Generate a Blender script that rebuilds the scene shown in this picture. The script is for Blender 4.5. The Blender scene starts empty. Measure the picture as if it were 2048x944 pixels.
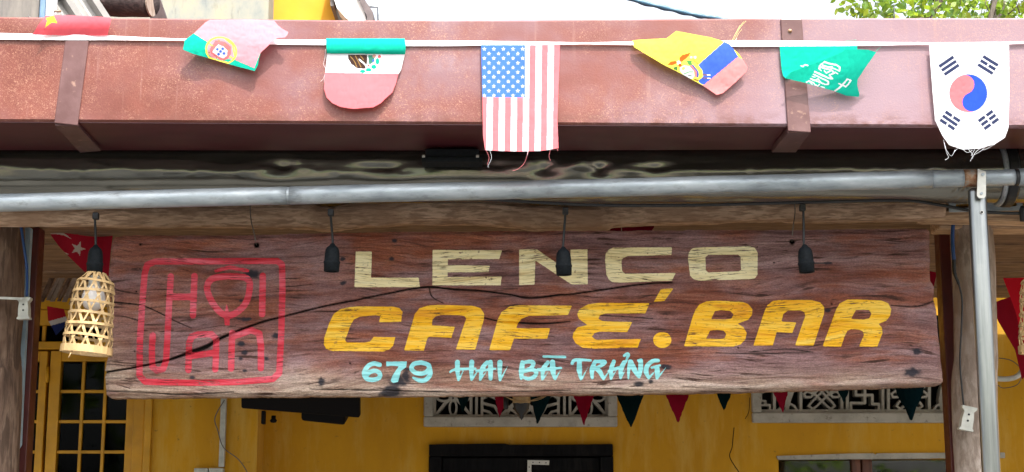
import bpy, bmesh, math, random
import numpy as np
from mathutils import Vector, Matrix
random.seed(7); np.random.seed(7)
S = bpy.context.scene
COL = S.collection
# ------------------------------------------------------------------ camera
F = 3160.0; W0, H0 = 2048.0, 944.0
PITCH = math.radians(10.75); CAMZ = 1.6
cam_d = bpy.data.cameras.new('camera'); cam = bpy.data.objects.new('camera', cam_d); COL.objects.link(cam)
cam_d.sensor_width = 36.0; cam_d.lens = 36.0 * F / W0; cam_d.clip_start = 0.05; cam_d.clip_end = 500
cam.location = (0, 0, CAMZ); cam.rotation_euler = (math.radians(90) + PITCH, 0, 0)
S.camera = cam
# ------------------------------------------------------------------ sky, sun, exposure
SUN_DIR = Vector((-0.38, 1.0, -1.95)).normalized()        # the way the light travels
elev = math.asin(-SUN_DIR.z); az = math.atan2(-SUN_DIR.x, -SUN_DIR.y)
wd = bpy.data.worlds.new('World'); S.world = wd; wd.use_nodes = True
wn = wd.node_tree; bg = wn.nodes['Background']
sky = wn.nodes.new('ShaderNodeTexSky'); sky.sky_type = 'NISHITA'; sky.sun_disc = False
sky.sun_elevation = elev; sky.sun_rotation = az; sky.air_density = 1.0; sky.dust_density = 7.0; sky.ozone_density = 1.0
hz = wn.nodes.new('ShaderNodeHueSaturation'); hz.inputs['Saturation'].default_value = .4; hz.inputs['Value'].default_value = 1.25      # hazy, washed-out sky
wn.links.new(sky.outputs[0], hz.inputs['Color']); wn.links.new(hz.outputs[0], bg.inputs[0]); bg.inputs[1].default_value = 0.15
sd = bpy.data.lights.new('sun', 'SUN'); sd.energy = 2.5; sd.angle = math.radians(0.5); sd.color = (1.0, 0.95, 0.88)
sun = bpy.data.objects.new('sun', sd); COL.objects.link(sun)
sun.rotation_euler = SUN_DIR.to_track_quat('-Z', 'Y').to_euler(); sun.location = (-4, -5, 12)
vs = S.view_settings; vs.view_transform = 'Standard'; vs.look = 'None'; vs.exposure = 1.5; vs.gamma = 1.0
S.render.engine = 'CYCLES'

# ------------------------------------------------------------------ helpers: projection
ct, st_ = math.cos(PITCH), math.sin(PITCH)
def PV(px, py, Y):
    """points of the vertical plane(s) y = Y seen at photo pixel (px, py)"""
    px = np.asarray(px, float); py = np.asarray(py, float); Y = np.asarray(Y, float)
    a = (px - W0/2)/F; b = (H0/2 - py)/F
    dy = ct - st_*b; dz = st_ + ct*b; t = Y/dy
    return np.stack(np.broadcast_arrays(a*t, Y, CAMZ + dz*t), -1)
def P(px, py, Y):
    return Vector(PV(px, py, Y).tolist())
def zz(py, Y): return P(1024, py, Y).z
def xx(px, py, Y): return P(px, py, Y).x
def PZ(px, py, z):                                       # point of the level plane z seen at a pixel
    a = (px - W0/2)/F; b = (H0/2 - py)/F
    t = (z - CAMZ)/(st_ + ct*b)
    return Vector((a*t, (ct - st_*b)*t, z))
# ------------------------------------------------------------------ helpers: numpy noise
def vnoise(x, y, seed=0):
    x = np.asarray(x, float); y = np.asarray(y, float)
    xi = np.floor(x).astype(np.int64); yi = np.floor(y).astype(np.int64); fx = x-xi; fy = y-yi
    def h(i, j):
        n = (i*374761393 + j*668265263 + seed*974711) & 0x7fffffff
        n = ((n ^ (n >> 13))*1274126177) & 0x7fffffff
        return ((n ^ (n >> 16)) & 0xffff)/65535.0
    u = fx*fx*(3-2*fx); v = fy*fy*(3-2*fy)
    return (h(xi, yi)*(1-u)+h(xi+1, yi)*u)*(1-v) + (h(xi, yi+1)*(1-u)+h(xi+1, yi+1)*u)*v
def fbm(x, y, seed=0, o=4):
    s = 0; a = .5
    for k in range(o):
        s = s + a*vnoise(x*2**k, y*2**k, seed+k*17); a *= .5
    return s
def smooth(e0, e1, x):
    t = np.clip((x-e0)/(e1-e0), 0, 1); return t*t*(3-2*t)
# ------------------------------------------------------------------ helpers: objects
def tag(o, label=None, cat=None, group=None, kind=None):
    if label: o['label'] = label
    if cat: o['category'] = cat
    if group: o['group'] = group
    if kind: o['kind'] = kind
    return o
def thing(name, label, cat, loc=(0, 0, 0), group=None):
    o = bpy.data.objects.new(name, None); COL.objects.link(o); o.location = loc; o.empty_display_size = .1
    return tag(o, label, cat, group)
def mk(name, verts, faces, mat, parent=None, smoothf=False, local=False):
    """one mesh object from world-space verts; a top-level mesh gets its origin at its base"""
    v = np.asarray(verts, float).reshape(-1, 3)
    me = bpy.data.meshes.new(name)
    o = bpy.data.objects.new(name, me); COL.objects.link(o)
    if local: off = np.zeros(3)
    elif parent is not None:
        r = parent
        off = np.array(parent.location)
        while r.parent is not None:
            r = r.parent; off = off + np.array(r.location)
    else:
        off = np.array([(v[:, 0].min()+v[:, 0].max())/2, (v[:, 1].min()+v[:, 1].max())/2, v[:, 2].min()])
        o.location = off
    me.from_pydata((v-off).tolist(), [], [list(map(int, f)) for f in faces]); me.update()
    if mat: me.materials.append(mat)
    if smoothf: me.polygons.foreach_set('use_smooth', [True]*len(me.polygons))
    if parent is not None: o.parent = parent
    return o
def bev(o, w, seg=2):
    m = o.modifiers.new('bevel', 'BEVEL'); m.width = w; m.segments = seg; m.limit_method = 'ANGLE'; m.angle_limit = math.radians(40); return o
BF = [(0, 1, 2, 3), (7, 6, 5, 4), (0, 4, 5, 1), (1, 5, 6, 2), (2, 6, 7, 3), (3, 7, 4, 0)]
def hexa(name, p8, mat, parent=None, bw=0, local=False):
    """p8: front quad (seen from the camera: BL, BR, TR, TL) then the back quad alike"""
    o = mk(name, [tuple(p) for p in p8], BF, mat, parent, local=local)
    if bw: bev(o, bw)
    return o
def box(name, x0, x1, y0, y1, z0, z1, mat, parent=None, bw=0, local=False):
    return hexa(name, [(x0, y0, z0), (x1, y0, z0), (x1, y0, z1), (x0, y0, z1), (x0, y1, z0), (x1, y1, z0), (x1, y1, z1), (x0, y1, z1)], mat, parent, bw, local)
def pbox(name, px0, px1, pyt, pyb, Y0, Y1, mat, parent=None, bw=0, ref=None):
    """upright box whose front face spans the given pixels at depth Y0 (x taken at pixel row ref)"""
    r = ref if ref is not None else (pyt+pyb)/2
    return box(name, xx(px0, r, Y0), xx(px1, r, Y0), Y0, Y1, zz(pyb, Y0), zz(pyt, Y0), mat, parent, bw)
def prism(name, pts, Y0, Y1, mat, parent=None, bw=0):
    """pixel polygon (clockwise in the picture) at depth Y0, extruded straight back to Y1"""
    f = [P(x, y, Y0) for x, y in pts]; n = len(f)
    v = [tuple(p) for p in f] + [(p.x, p.y+(Y1-Y0), p.z) for p in f]
    fa = [tuple(reversed(range(n))), tuple(range(n, 2*n))] + [(i, (i+1) % n, n+(i+1) % n, n+i) for i in range(n)]
    o = mk(name, v, fa, mat, parent)
    bm = bmesh.new(); bm.from_mesh(o.data); bmesh.ops.recalc_face_normals(bm, faces=bm.faces); bm.to_mesh(o.data); bm.free()
    if bw: bev(o, bw)
    return o
def tube_geo(pts, rad, seg=8, jitter=None):
    pts = [Vector(p) for p in pts]; n = len(pts)
    if not hasattr(rad, '__len__'): rad = [rad]*n
    V = []; Fc = []; up = None
    for i, p in enumerate(pts):
        d = (pts[min(i+1, n-1)]-pts[max(i-1, 0)]).normalized()
        if up is None: up = Vector((0, 0, 1)) if abs(d.z) < .9 else Vector((0, 1, 0))
        a = d.cross(up).normalized(); up = a.cross(d).normalized()
        for k in range(seg):
            t = 2*math.pi*k/seg; r = rad[i]*(jitter(i, k) if jitter else 1)
            V.append(tuple(p + a*math.cos(t)*r + up*math.sin(t)*r))
    for i in range(n-1):
        for k in range(seg):
            k2 = (k+1) % seg
            Fc.append((i*seg+k, i*seg+k2, (i+1)*seg+k2, (i+1)*seg+k))
    Fc.append(tuple(range(seg-1, -1, -1))); Fc.append(tuple((n-1)*seg+k for k in range(seg)))
    return V, Fc
def tube(name, pts, rad, mat, parent=None, seg=8, local=False):
    V, Fc = tube_geo(pts, rad, seg)
    o = mk(name, V, Fc, mat, parent, True, local)
    return o
def spline(pts, n=8):
    pts = [Vector(p) for p in pts]; out = []
    for i in range(len(pts)-1):
        p0 = pts[max(i-1, 0)]; p1 = pts[i]; p2 = pts[i+1]; p3 = pts[min(i+2, len(pts)-1)]
        for k in range(n):
            t = k/n
            out.append(.5*((2*p1)+(p2-p0)*t+(2*p0-5*p1+4*p2-p3)*t*t+(3*p1-p0-3*p2+p3)*t**3))
    return out+[pts[-1]]
def lathe(name, prof, mat, parent=None, seg=20, local=False, centre=(0, 0, 0), sm=True):
    """prof: (radius, z) list, top to bottom"""
    cx, cy, cz = centre; V = []; Fc = []
    for r, z in prof:
        for k in range(seg):
            t = 2*math.pi*k/seg; V.append((cx+r*math.cos(t), cy+r*math.sin(t), cz+z))
    for i in range(len(prof)-1):
        for k in range(seg):
            k2 = (k+1) % seg; Fc.append((i*seg+k, (i+1)*seg+k, (i+1)*seg+k2, i*seg+k2))
    o = mk(name, V, Fc, mat, parent, sm, local)
    return o
# ------------------------------------------------------------------ helpers: signed distances and meshes cut from them (pixel space)
def sd_poly(Q, poly):
    p = np.asarray(poly, float); d = np.full(len(Q), 1e18); s = np.ones(len(Q))
    n = len(p); j = n-1
    for i in range(n):
        e = p[j]-p[i]; w = Q-p[i]
        t = np.clip((w@e)/max(e@e, 1e-9), 0, 1); b = w-t[:, None]*e
        d = np.minimum(d, (b*b).sum(1))
        c1 = Q[:, 1] >= p[i][1]; c2 = Q[:, 1] < p[j][1]; c3 = e[0]*w[:, 1] > e[1]*w[:, 0]
        fl = (c1 & c2 & c3) | (~c1 & ~c2 & ~c3); s = np.where(fl, -s, s); j = i
    return s*np.sqrt(d)
def sd_stroke(Q, pts, r):
    p = np.asarray(pts, float); n = len(p)
    rr = [r]*n if not hasattr(r, '__len__') else list(np.interp(np.linspace(0, 1, n), np.linspace(0, 1, len(r)), r))
    d = np.full(len(Q), 1e9)
    for i in range(n-1):
        e = p[i+1]-p[i]; w = Q-p[i]; t = np.clip((w@e)/max(e@e, 1e-9), 0, 1)
        b = w-t[:, None]*e; d = np.minimum(d, np.sqrt((b*b).sum(1))-(rr[i]+(rr[i+1]-rr[i])*t))
    return d
def smooth_pts(pts, n=5, closed=False):
    if closed: pts = list(pts)
    q = spline([(a, b, 0) for a, b in pts], n); return [(v.x, v.y) for v in q]
def cut(sdf, x0, x1, y0, y1, step):
    """triangulate sdf < 0 on a lattice snapped to multiples of step"""
    x0 = math.floor(x0/step)*step; y0 = math.floor(y0/step)*step
    nx = int((x1-x0)/step)+2; ny = int((y1-y0)/step)+2
    gx, gy = np.meshgrid(x0+step*np.arange(nx), y0+step*np.arange(ny)); L = np.stack([gx.ravel(), gy.ravel()], 1)
    D = sdf(L); D = np.where(np.abs(D) < 1e-4, 1e-4, D)
    i, j = np.meshgrid(np.arange(nx-1), np.arange(ny-1)); a = (j*nx+i).ravel(); b = a+1; d = a+nx; c = d+1
    T = np.concatenate([np.stack([a, c, b], 1), np.stack([a, d, c], 1)])
    ins = (D[T] < 0).sum(1); full = T[ins == 3]; mixed = T[(ins > 0) & (ins < 3)]
    I1 = []; I2 = []; TT = []; lat = {}; edg = {}
    def lv(k):
        if k not in lat: lat[k] = len(I1); I1.append(k); I2.append(k); TT.append(0.)
        return lat[k]
    used = np.unique(full)
    for k in used.tolist(): lv(k)
    mp = np.full(len(L), -1); mp[used] = np.arange(len(used))
    faces = mp[full].tolist(); bnd = []
    def ev(p, q):
        key = (p, q) if p < q else (q, p)
        if key not in edg:
            edg[key] = len(I1); I1.append(key[0]); I2.append(key[1]); TT.append(float(D[key[0]]/(D[key[0]]-D[key[1]])))
        return edg[key]
    for t in mixed.tolist():
        out = []; cr = []
        for k in range(3):
            p, q = t[k], t[(k+1) % 3]
            if D[p] < 0: out.append(lv(p))
            if (D[p] < 0) != (D[q] < 0):
                e = ev(p, q); out.append(e); cr.append((e, D[p] < 0))
        faces.append(out)
        x, y = (cr[0][0], cr[1][0]) if cr[0][1] else (cr[1][0], cr[0][0])
        bnd.append((x, y))
    I1 = np.array(I1); I2 = np.array(I2); TT = np.array(TT)
    lerp = lambda A: A[I1]*(1-TT).reshape(-1, *([1]*(A.ndim-1))) + A[I2]*TT.reshape(-1, *([1]*(A.ndim-1)))
    return L, lerp, faces, bnd
def loops(bnd):
    nxt = {a: b for a, b in bnd}; res = []
    while nxt:
        s, e = next(iter(nxt.items())); lp = [s]; cur = nxt.pop(s)
        while cur != s and cur in nxt: lp.append(cur); cur = nxt.pop(cur)
        res.append(lp)
    return res
def slab(name, sdf, bb, step, Y, thick, mat, parent=None, depth=None, ngon_back=False):
    """an extruded plate of the region sdf < 0; depth(L) pushes the front surface"""
    L, lerp, fc, bnd = cut(sdf, *bb, step)
    Yl = np.full(len(L), float(Y)) + (depth(L) if depth else 0)
    if name in ('flag', 'folded_half'): Yl = Yl - .0034*np.abs(fbm(L[:, 0]*.035+L[:, 1]*.012, L[:, 1]*.022, 71, 3)-.45) - .0010*np.abs(vnoise(L[:, 0]*.16+L[:, 1]*.05, L[:, 1]*.09, 73)-.5)
    Vf = lerp(PV(L[:, 0], L[:, 1], Yl)); n = len(Vf)
    if not thick: return mk(name, Vf, fc, mat, parent, True), L, lerp, fc
    base = lerp(PV(L[:, 0], L[:, 1], np.full(len(L), float(Y))))
    if ngon_back:
        lp = max(loops(bnd), key=len); bk = base[lp]; bk[:, 1] += thick
        V = np.concatenate([Vf, bk]); m = len(lp)
        fs = fc + [[n+k for k in range(m)][::-1]] + [[lp[k], n+k, n+(k+1) % m, lp[(k+1) % m]] for k in range(m)]
    else:
        bk = base.copy(); bk[:, 1] += thick
        V = np.concatenate([Vf, bk]); fs = fc + [[q+n for q in f[::-1]] for f in fc] + [[a, a+n, b+n, b] for a, b in bnd]
    return mk(name, V, fs, mat, parent), L, lerp, fc
# ------------------------------------------------------------------ helpers: materials
def srgb(r, g, b):
    f = lambda c: (c/255/12.92) if c/255 <= .04045 else ((c/255+.055)/1.055)**2.4
    return (f(r), f(g), f(b), 1)
class M:
    def __init__(s, name, rough=.6, metal=0., spec=.5):
        s.m = bpy.data.materials.new(name); s.m.use_nodes = True; s.t = s.m.node_tree
        s.b = s.t.nodes['Principled BSDF']; s.b.inputs['Roughness'].default_value = rough
        s.b.inputs['Metallic'].default_value = metal; s.b.inputs['Specular IOR Level'].default_value = spec
        s._co = None
    def n(s, ty, props=None, **inp):
        nd = s.t.nodes.new('ShaderNode'+ty)
        for k, v in (props or {}).items(): setattr(nd, k, v)
        for k, v in inp.items():
            key = int(k[1:]) if k[0] == '_' and k[1:].isdigit() else k.replace('_', ' ')
            s.set(nd.inputs[key], v)
        return nd
    def set(s, sock, v):
        if isinstance(v, bpy.types.NodeSocket): s.t.links.new(v, sock)
        elif isinstance(v, bpy.types.Node): s.t.links.new(v.outputs[0], sock)
        else:
            if hasattr(v, '__len__') and len(v) == 3 and sock.type == 'RGBA': v = (*v, 1)
            sock.default_value = v
    def co(s, scale=(1, 1, 1), kind='Object', rot=(0, 0, 0), loc=(0, 0, 0)):
        tc = s.t.nodes.new('ShaderNodeTexCoord')
        mp = s.n('Mapping', Vector=tc.outputs[kind], Scale=scale, Rotation=rot, Location=loc); return mp
    def noise(s, scale, detail=4, rough=.55, vec=None, dist=0):
        nd = s.n('TexNoise', Scale=scale, Detail=detail, Roughness=rough, Distortion=dist)
        s.set(nd.inputs['Vector'], vec if vec is not None else s.co()); return nd.outputs[0]
    def ramp(s, fac, stops):
        nd = s.n('ValToRGB', Fac=fac); e = nd.color_ramp.elements
        while len(e) < len(stops): e.new(.5)
        for el, (p, c) in zip(e, stops):
            el.position = p; el.color = c if hasattr(c, '__len__') and len(c) == 4 else ((*c, 1) if hasattr(c, '__len__') else (c, c, c, 1))
        return nd.outputs[0]
    def mix(s, fac, a, b, mode='MIX'):
        nd = s.n('MixRGB', {'blend_type': mode}, _0=fac, _1=a, _2=b); return nd.outputs[0]
    def math(s, op, a, b=0.):
        return s.n('Math', {'operation': op}, _0=a, _1=b).outputs[0]
    def col(s, v): s.set(s.b.inputs['Base Color'], v); return s
    def rough(s, v): s.set(s.b.inputs['Roughness'], v); return s
    def bump(s, h, strength=.3, dist=.002, normal=None):
        nd = s.n('Bump', Strength=strength, Distance=dist, Height=h)
        if normal is not None: s.set(nd.inputs['Normal'], normal)
        s.set(s.b.inputs['Normal'], nd.outputs[0]); return nd.outputs[0]
def simple(name, c, rough=.6, metal=0., var=.18, scale=25, bump=.15):
    m = M(name, rough, metal); nz = m.noise(scale, 5)
    lo = tuple(x*(1-var) for x in c[:3]); hi = tuple(min(1, x*(1+var)) for x in c[:3])
    m.col(m.ramp(nz, [(.3, lo), (.7, hi)])); m.rough(m.ramp(m.noise(scale*2.3, 3), [(.3, max(.05, rough-.1)), (.7, min(1, rough+.1))]))
    if bump: m.bump(m.noise(scale*6, 4), bump, .001)
    return m.m
MAT = {}
def wood(name, dark, mid, light, scale=(6, 30, 30), rough=.75, bump=.5, blot=None):
    m = M(name, rough); g = m.noise(1.0, 8, .65, m.co(scale), .6); g2 = m.noise(1.0, 6, .6, m.co(tuple(k*3 for k in scale)), .3)
    c = m.ramp(g, [(.25, dark), (.5, mid), (.75, light)])
    c = m.mix(m.ramp(g2, [(.42, .75), (.55, 0)]), c, dark)
    if blot: c = m.mix(m.ramp(m.noise(7, 4), [(.45, 0), (.65, .8)]), c, blot)
    m.col(c); h = m.math('ADD', g, m.math('MULTIPLY', g2, .6)); m.bump(h, bump, .006); return m.m
# painted steel gutter: mauve and rust-brown mottling with pale flecks
m = M('gutter_paint', .42)
big = m.noise(1.5, 4, .6, m.co((.9, 1, 1.5), loc=(.35, 0, .2))); mid_ = m.noise(8, 5, .65, m.co((1, 1, .8)))
flk = m.n('TexNoise', Scale=150, Detail=3, Roughness=.65, Distortion=3.0); m.set(flk.inputs['Vector'], m.co((.8, 1, 1.1)))
c = m.ramp(big, [(.38, (.120, .026, .015)), (.46, (.160, .048, .040)), (.54, (.175, .082, .090)), (.64, (.20, .13, .155))])
c = m.mix(m.ramp(mid_, [(.45, 0), (.66, .75)]), c, (.165, .042, .026, 1))
fm = m.math('MULTIPLY', m.ramp(flk.outputs[0], [(.54, 0), (.68, .75)]), m.ramp(m.noise(4.2, 4, .65, m.co((1, 1, 1), loc=(5, 2, 1))), [(.42, .06), (.60, 1)]))
gx = m.n('SeparateXYZ', Vector=m.co((1, 1, 1)).outputs[0]).outputs[0]
c = m.mix(m.math('MULTIPLY', m.ramp(m.math('ADD', m.math('MULTIPLY', gx, .35), m.noise(2.2, 4, .6)), [(.60, 0), (.86, .8)]), 1.0), c, (.215, .140, .168, 1))
c = m.mix(fm, c, (.46, .26, .17, 1))
drip = m.noise(1, 5, .6, m.co((55, 1, 2.2))); c = m.mix(m.math('MULTIPLY', m.ramp(drip, [(.58, 0), (.72, .5)]), m.ramp(m.noise(3, 3), [(.45, 0), (.6, 1)])), c, (.30, .17, .14, 1))
edge = m.n('SeparateXYZ', Vector=m.co((1, 1, 1)).outputs[0]).outputs[2]
ef = m.math('MULTIPLY', m.ramp(edge, [(.0, .75), (.035, 0)]), m.ramp(m.noise(16, 5, .7, m.co((1, 1, 2))), [(.42, 0), (.6, 1)])); c = m.mix(ef, c, (.10, .030, .018, 1)); m.col(c)
m.rough(m.ramp(m.noise(9, 4), [(.3, .32), (.7, .55)])); m.bump(m.math('ADD', m.noise(230, 4, .6), m.math('MULTIPLY', m.noise(7, 2), 2.5)), .22, .002); MAT['gutter'] = m.m
m = M('strap_paint', .4); c = m.ramp(m.noise(14, 5), [(.35, (.085, .034, .032)), (.65, (.135, .068, .066))])
c = m.mix(m.ramp(m.noise(60, 3), [(.62, 0), (.75, .5)]), c, (.4, .25, .18, 1)); m.col(c); m.bump(m.noise(180, 3), .2, .001); MAT['strap'] = m.m
MAT['maroon'] = simple('maroon_steel', (.085, .014, .012), .45, 0, .3, 12)
MAT['tape'] = simple('white_tape', (.78, .80, .84), .7, 0, .05, 80, .2)
# roller: thin polished sheet
m = M('roller_sheet', .3, .85); m.col(m.ramp(m.noise(3, 4, .6, m.co((2, 14, 14))), [(.3, (.17, .172, .155)), (.7, (.26, .262, .235))]))
m.rough(m.ramp(m.noise(2, 5, .6, m.co((.8, 40, 40))), [(.3, .13), (.7, .27)])); m.bump(m.noise(3, 5, .65, m.co((6, 24, 24))), .10, .005); MAT['roller'] = m.m
m = M('galvanised', .5, .35); vec = m.co((.5, 3, 3))
c = m.ramp(m.noise(9, 6, .65, m.co((.8, 3, 3))), [(.3, (.20, .24, .27)), (.5, (.34, .39, .425)), (.7, (.48, .53, .56))])
c = m.mix(m.ramp(m.noise(38, 5, .75, m.co((.35, 1, 1))), [(.53, 0), (.68, .65)]), c, (.17, .18, .18, 1)); m.col(c)
m.rough(m.ramp(m.noise(20, 5), [(.3, .36), (.7, .55)])); m.bump(m.noise(90, 4), .12, .001); MAT['galv'] = m.m
m = M('rust_steel', .6, .4); m.col(m.ramp(m.noise(60, 5), [(.35, (.30, .29, .27)), (.5, (.32, .2, .12)), (.65, (.2, .07, .03))])); MAT['rust'] = m.m
m = M('aluminium', .33, .95); c = m.ramp(m.noise(4, 6, .65, m.co((30, 30, 1.2))), [(.3, (.17, .185, .19)), (.7, (.30, .315, .315))])
c = m.mix(m.ramp(m.noise(26, 4), [(.6, 0), (.75, .45)]), c, (.3, .31, .3, 1)); m.col(c); m.bump(m.noise(30, 3, .5, m.co((8, 8, .4))), .1, .001); MAT['alu'] = m.m
MAT['clip'] = simple('pale_zinc_clip', (.62, .62, .58), .5, .3, .1, 60)
MAT['log'] = wood('log_wood', (.28, .17, .105), (.68, .48, .33), (.80, .62, .47), (7, 40, 40), .85, 1.2, (.42, .27, .175, 1))
MAT['logend'] = wood('split_wood', (.24, .14, .075), (.56, .38, .235), (.68, .50, .34), (5, 45, 45), .8, .6)
MAT['postr'] = wood('grey_post_wood', (.20, .15, .115), (.40, .33, .28), (.54, .47, .41), (16, 16, 6), .85, .8, (.30, .22, .17, 1))
MAT['postl'] = wood('dark_post_wood', (.06, .035, .024), (.20, .13, .092), (.40, .30, .225), (22, 22, 3.5), .85, .9, (.10, .055, .036, 1))
MAT['plank'] = wood('ceiling_plank', (.10, .055, .03), (.20, .12, .07), (.30, .20, .125), (4, 22, 22), .85, .5)
MAT['bluepaint'] = simple('peeling_blue_paint', (.36, .50, .60), .6, 0, .25, 14)
MAT['black'] = simple('black_rubber', (.012, .014, .016), .5, 0, .3, 60, .1)
MAT['socket'] = simple('weathered_black_plastic', (.007, .010, .013), .75, 0, .35, 90, .25); MAT['socket'].node_tree.nodes['Principled BSDF'].inputs['Specular IOR Level'].default_value = .2
MAT['bluewire'] = simple('blue_cable', (.02, .07, .22), .4, 0, .1, 30, 0)
MAT['whiteplastic'] = simple('white_plastic', (.50, .51, .46), .5, 0, .2, 40, .1)
MAT['string'] = simple('grey_string', (.16, .14, .12), .9, 0, .2, 100)
MAT['bamboo'] = simple('bamboo_strip', (.44, .30, .14), .5, 0, .2, 45, .3)
m = M('milky_bulb', .25); m.col((.80, .80, .80, 1)); MAT['bulb'] = m.m
# yellow limewashed walls
def yellow(name, base, lo):
    m = M(name, .85); v = m.co((1, 1, .45))
    c = m.ramp(m.noise(2.2, 7, .65, v), [(.3, lo), (.55, base), (.75, tuple(min(1, k*1.12) for k in base))])
    c = m.mix(m.ramp(m.noise(3.5, 6, .7, m.co((2.5, 1, .5))), [(.50, 0), (.66, .65)]), c, (.64, .40, .08, 1))
    c = m.mix(m.ramp(m.noise(34, 5, .7), [(.62, 0), (.72, .7)]), c, (.22, .12, .02, 1)); c = m.mix(m.ramp(m.noise(1.3, 6, .7, m.co((3, 1, .35), loc=(1, 0, 0))), [(.54, 0), (.68, .4)]), c, (.36, .175, .006, 1)); m.col(c); m.bump(m.noise(40, 6, .6), .25, .003); return m.m
MAT['yellow'] = yellow('yellow_limewash', (.60, .30, .005), (.47, .22, .004))
MAT['doorpaint'] = simple('yellow_door_paint', (.58, .285, .004), .5, 0, .22, 9, .1)
MAT['doorblack'] = wood('black_stained_wood', (.004, .004, .005), (.008, .008, .009), (.018, .016, .015), (20, 20, 3), .85, .3); MAT['doorblack'].node_tree.nodes['Principled BSDF'].inputs['Specular IOR Level'].default_value = .12
MAT['frame_red'] = wood('red_brown_frame', (.07, .022, .012), (.15, .05, .027), (.22, .09, .05), (20, 20, 3), .55, .3)
m = M('old_white_plaster', .85); c = m.ramp(m.noise(12, 6, .65), [(.3, (.30, .285, .24)), (.6, (.46, .44, .38))])
c = m.mix(m.ramp(m.noise(40, 5, .7), [(.58, 0), (.7, .8)]), c, (.14, .12, .10, 1)); m.col(c); m.bump(m.noise(70, 5), .4, .003); MAT['plaster'] = m.m
m = M('window_glass', .03); m.t.nodes.remove(m.b); tr = m.n('BsdfTransparent', Color=(.75, .8, .8, 1)); gl = m.n('BsdfGlossy', Roughness=.03, Color=(.9, .9, .9, 1))
fr = m.n('Fresnel', IOR=1.5); wob = m.n('Bump', Strength=.06, Distance=.02, Height=m.noise(3, 2)); m.set(gl.inputs['Normal'], wob.outputs[0])
mx = m.n('MixShader', _0=m.math('ADD', m.math('MULTIPLY', fr.outputs[0], 1.1), .0)); m.set(mx.inputs[1], tr.outputs[0]); m.set(mx.inputs[2], gl.outputs[0])
m.set(m.t.nodes['Material Output'].inputs['Surface'], mx.outputs[0]); MAT['glass'] = m.m
g2m = MAT['glass'].copy(); g2m.name = 'dimmed_door_glass'  # glass copy, gloss and transmission colours darkened so panes reflect less
for nd in g2m.node_tree.nodes:
    if nd.type == 'BSDF_GLOSSY': nd.inputs[0].default_value = (.08, .085, .09, 1)
    if nd.type == 'BSDF_TRANSPARENT': nd.inputs[0].default_value = (.5, .53, .55, 1)
MAT['doorglass'] = g2m
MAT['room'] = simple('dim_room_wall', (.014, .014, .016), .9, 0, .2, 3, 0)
m = M('black_casing', .75, 0, .15); m.col((.006, .006, .007, 1)); MAT['tv'] = m.m
MAT['concrete'] = simple('pavement_concrete', (.075, .072, .068), .9, 0, .2, 3, .3)
MAT['asphalt'] = simple('asphalt', (.055, .055, .056), .9, 0, .25, 6, .4)
MAT['earth'] = simple('dry_earth', (.16, .13, .09), .95, 0, .25, 2, .3)
MAT['bark'] = wood('bark', (.05, .04, .03), (.13, .11, .09), (.22, .2, .17), (18, 18, 4), .9, .8)
def leafmat(name, a, b, cc):
    m = M(name, .5); m.t.nodes.remove(m.b)
    oi = m.n('NewGeometry'); c = m.ramp(oi.outputs['Random Per Island'], [(.05, tuple(k*.35 for k in a)), (.3, a), (.6, b), (.95, cc)])
    d = m.n('BsdfDiffuse', Color=c); t = m.n('BsdfTranslucent', Color=m.mix(.6, c, (.34, .50, .04, 1))); g = m.n('BsdfGlossy', Roughness=.4, Color=(.6, .6, .6, 1))
    x1 = m.n('MixShader', _0=.55); m.set(x1.inputs[1], d.outputs[0]); m.set(x1.inputs[2], t.outputs[0])
    x2 = m.n('MixShader', _0=.06); m.set(x2.inputs[1], x1.outputs[0]); m.set(x2.inputs[2], g.outputs[0])
    m.set(m.t.nodes['Material Output'].inputs['Surface'], x2.outputs[0]); return m.m
MAT['leaf'] = leafmat('sunlit_leaf', (.06, .17, .03), (.16, .28, .02), (.32, .38, .03))
# cloth: printed colour comes from the face colours of the flag
def cloth(name, trans=.35, attr=True, c=None):
    m = M(name, .9); m.t.nodes.remove(m.b)
    if attr: c = m.n('Attribute', {'attribute_name': 'print'}).outputs['Color']
    else: c = m.ramp(m.noise(20, 3), [(.3, tuple(x*.85 for x in c)), (.7, c)])
    wv = m.n('Bump', Strength=.15, Distance=.0006, Height=m.noise(700, 2)).outputs[0]
    d = m.n('BsdfDiffuse', Color=c, Normal=wv); t = m.n('BsdfTranslucent', Color=c)
    x1 = m.n('MixShader', _0=trans); m.set(x1.inputs[1], d.outputs[0]); m.set(x1.inputs[2], t.outputs[0])
    m.set(m.t.nodes['Material Output'].inputs['Surface'], x1.outputs[0]); return m.m
MAT['cloth'] = cloth('printed_flag_cloth', .30)
MAT['penred'] = cloth('red_pennant_cloth', .3, False, (.24, .008, .028))
MAT['pengreen'] = cloth('dark_green_pennant_cloth', .3, False, (.004, .016, .020))
MAT['thread'] = simple('white_thread', (.75, .76, .8), .9, 0, .05, 50, 0)
MAT['threadred'] = simple('red_thread', (.7, .2, .22), .9, 0, .05, 50, 0)
MAT['threadyel'] = simple('yellow_thread', (.75, .72, .25), .9, 0, .05, 50, 0)
MAT['threadgreen'] = simple('green_thread', (.02, .40, .26), .9, 0, .05, 50, 0)

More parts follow.
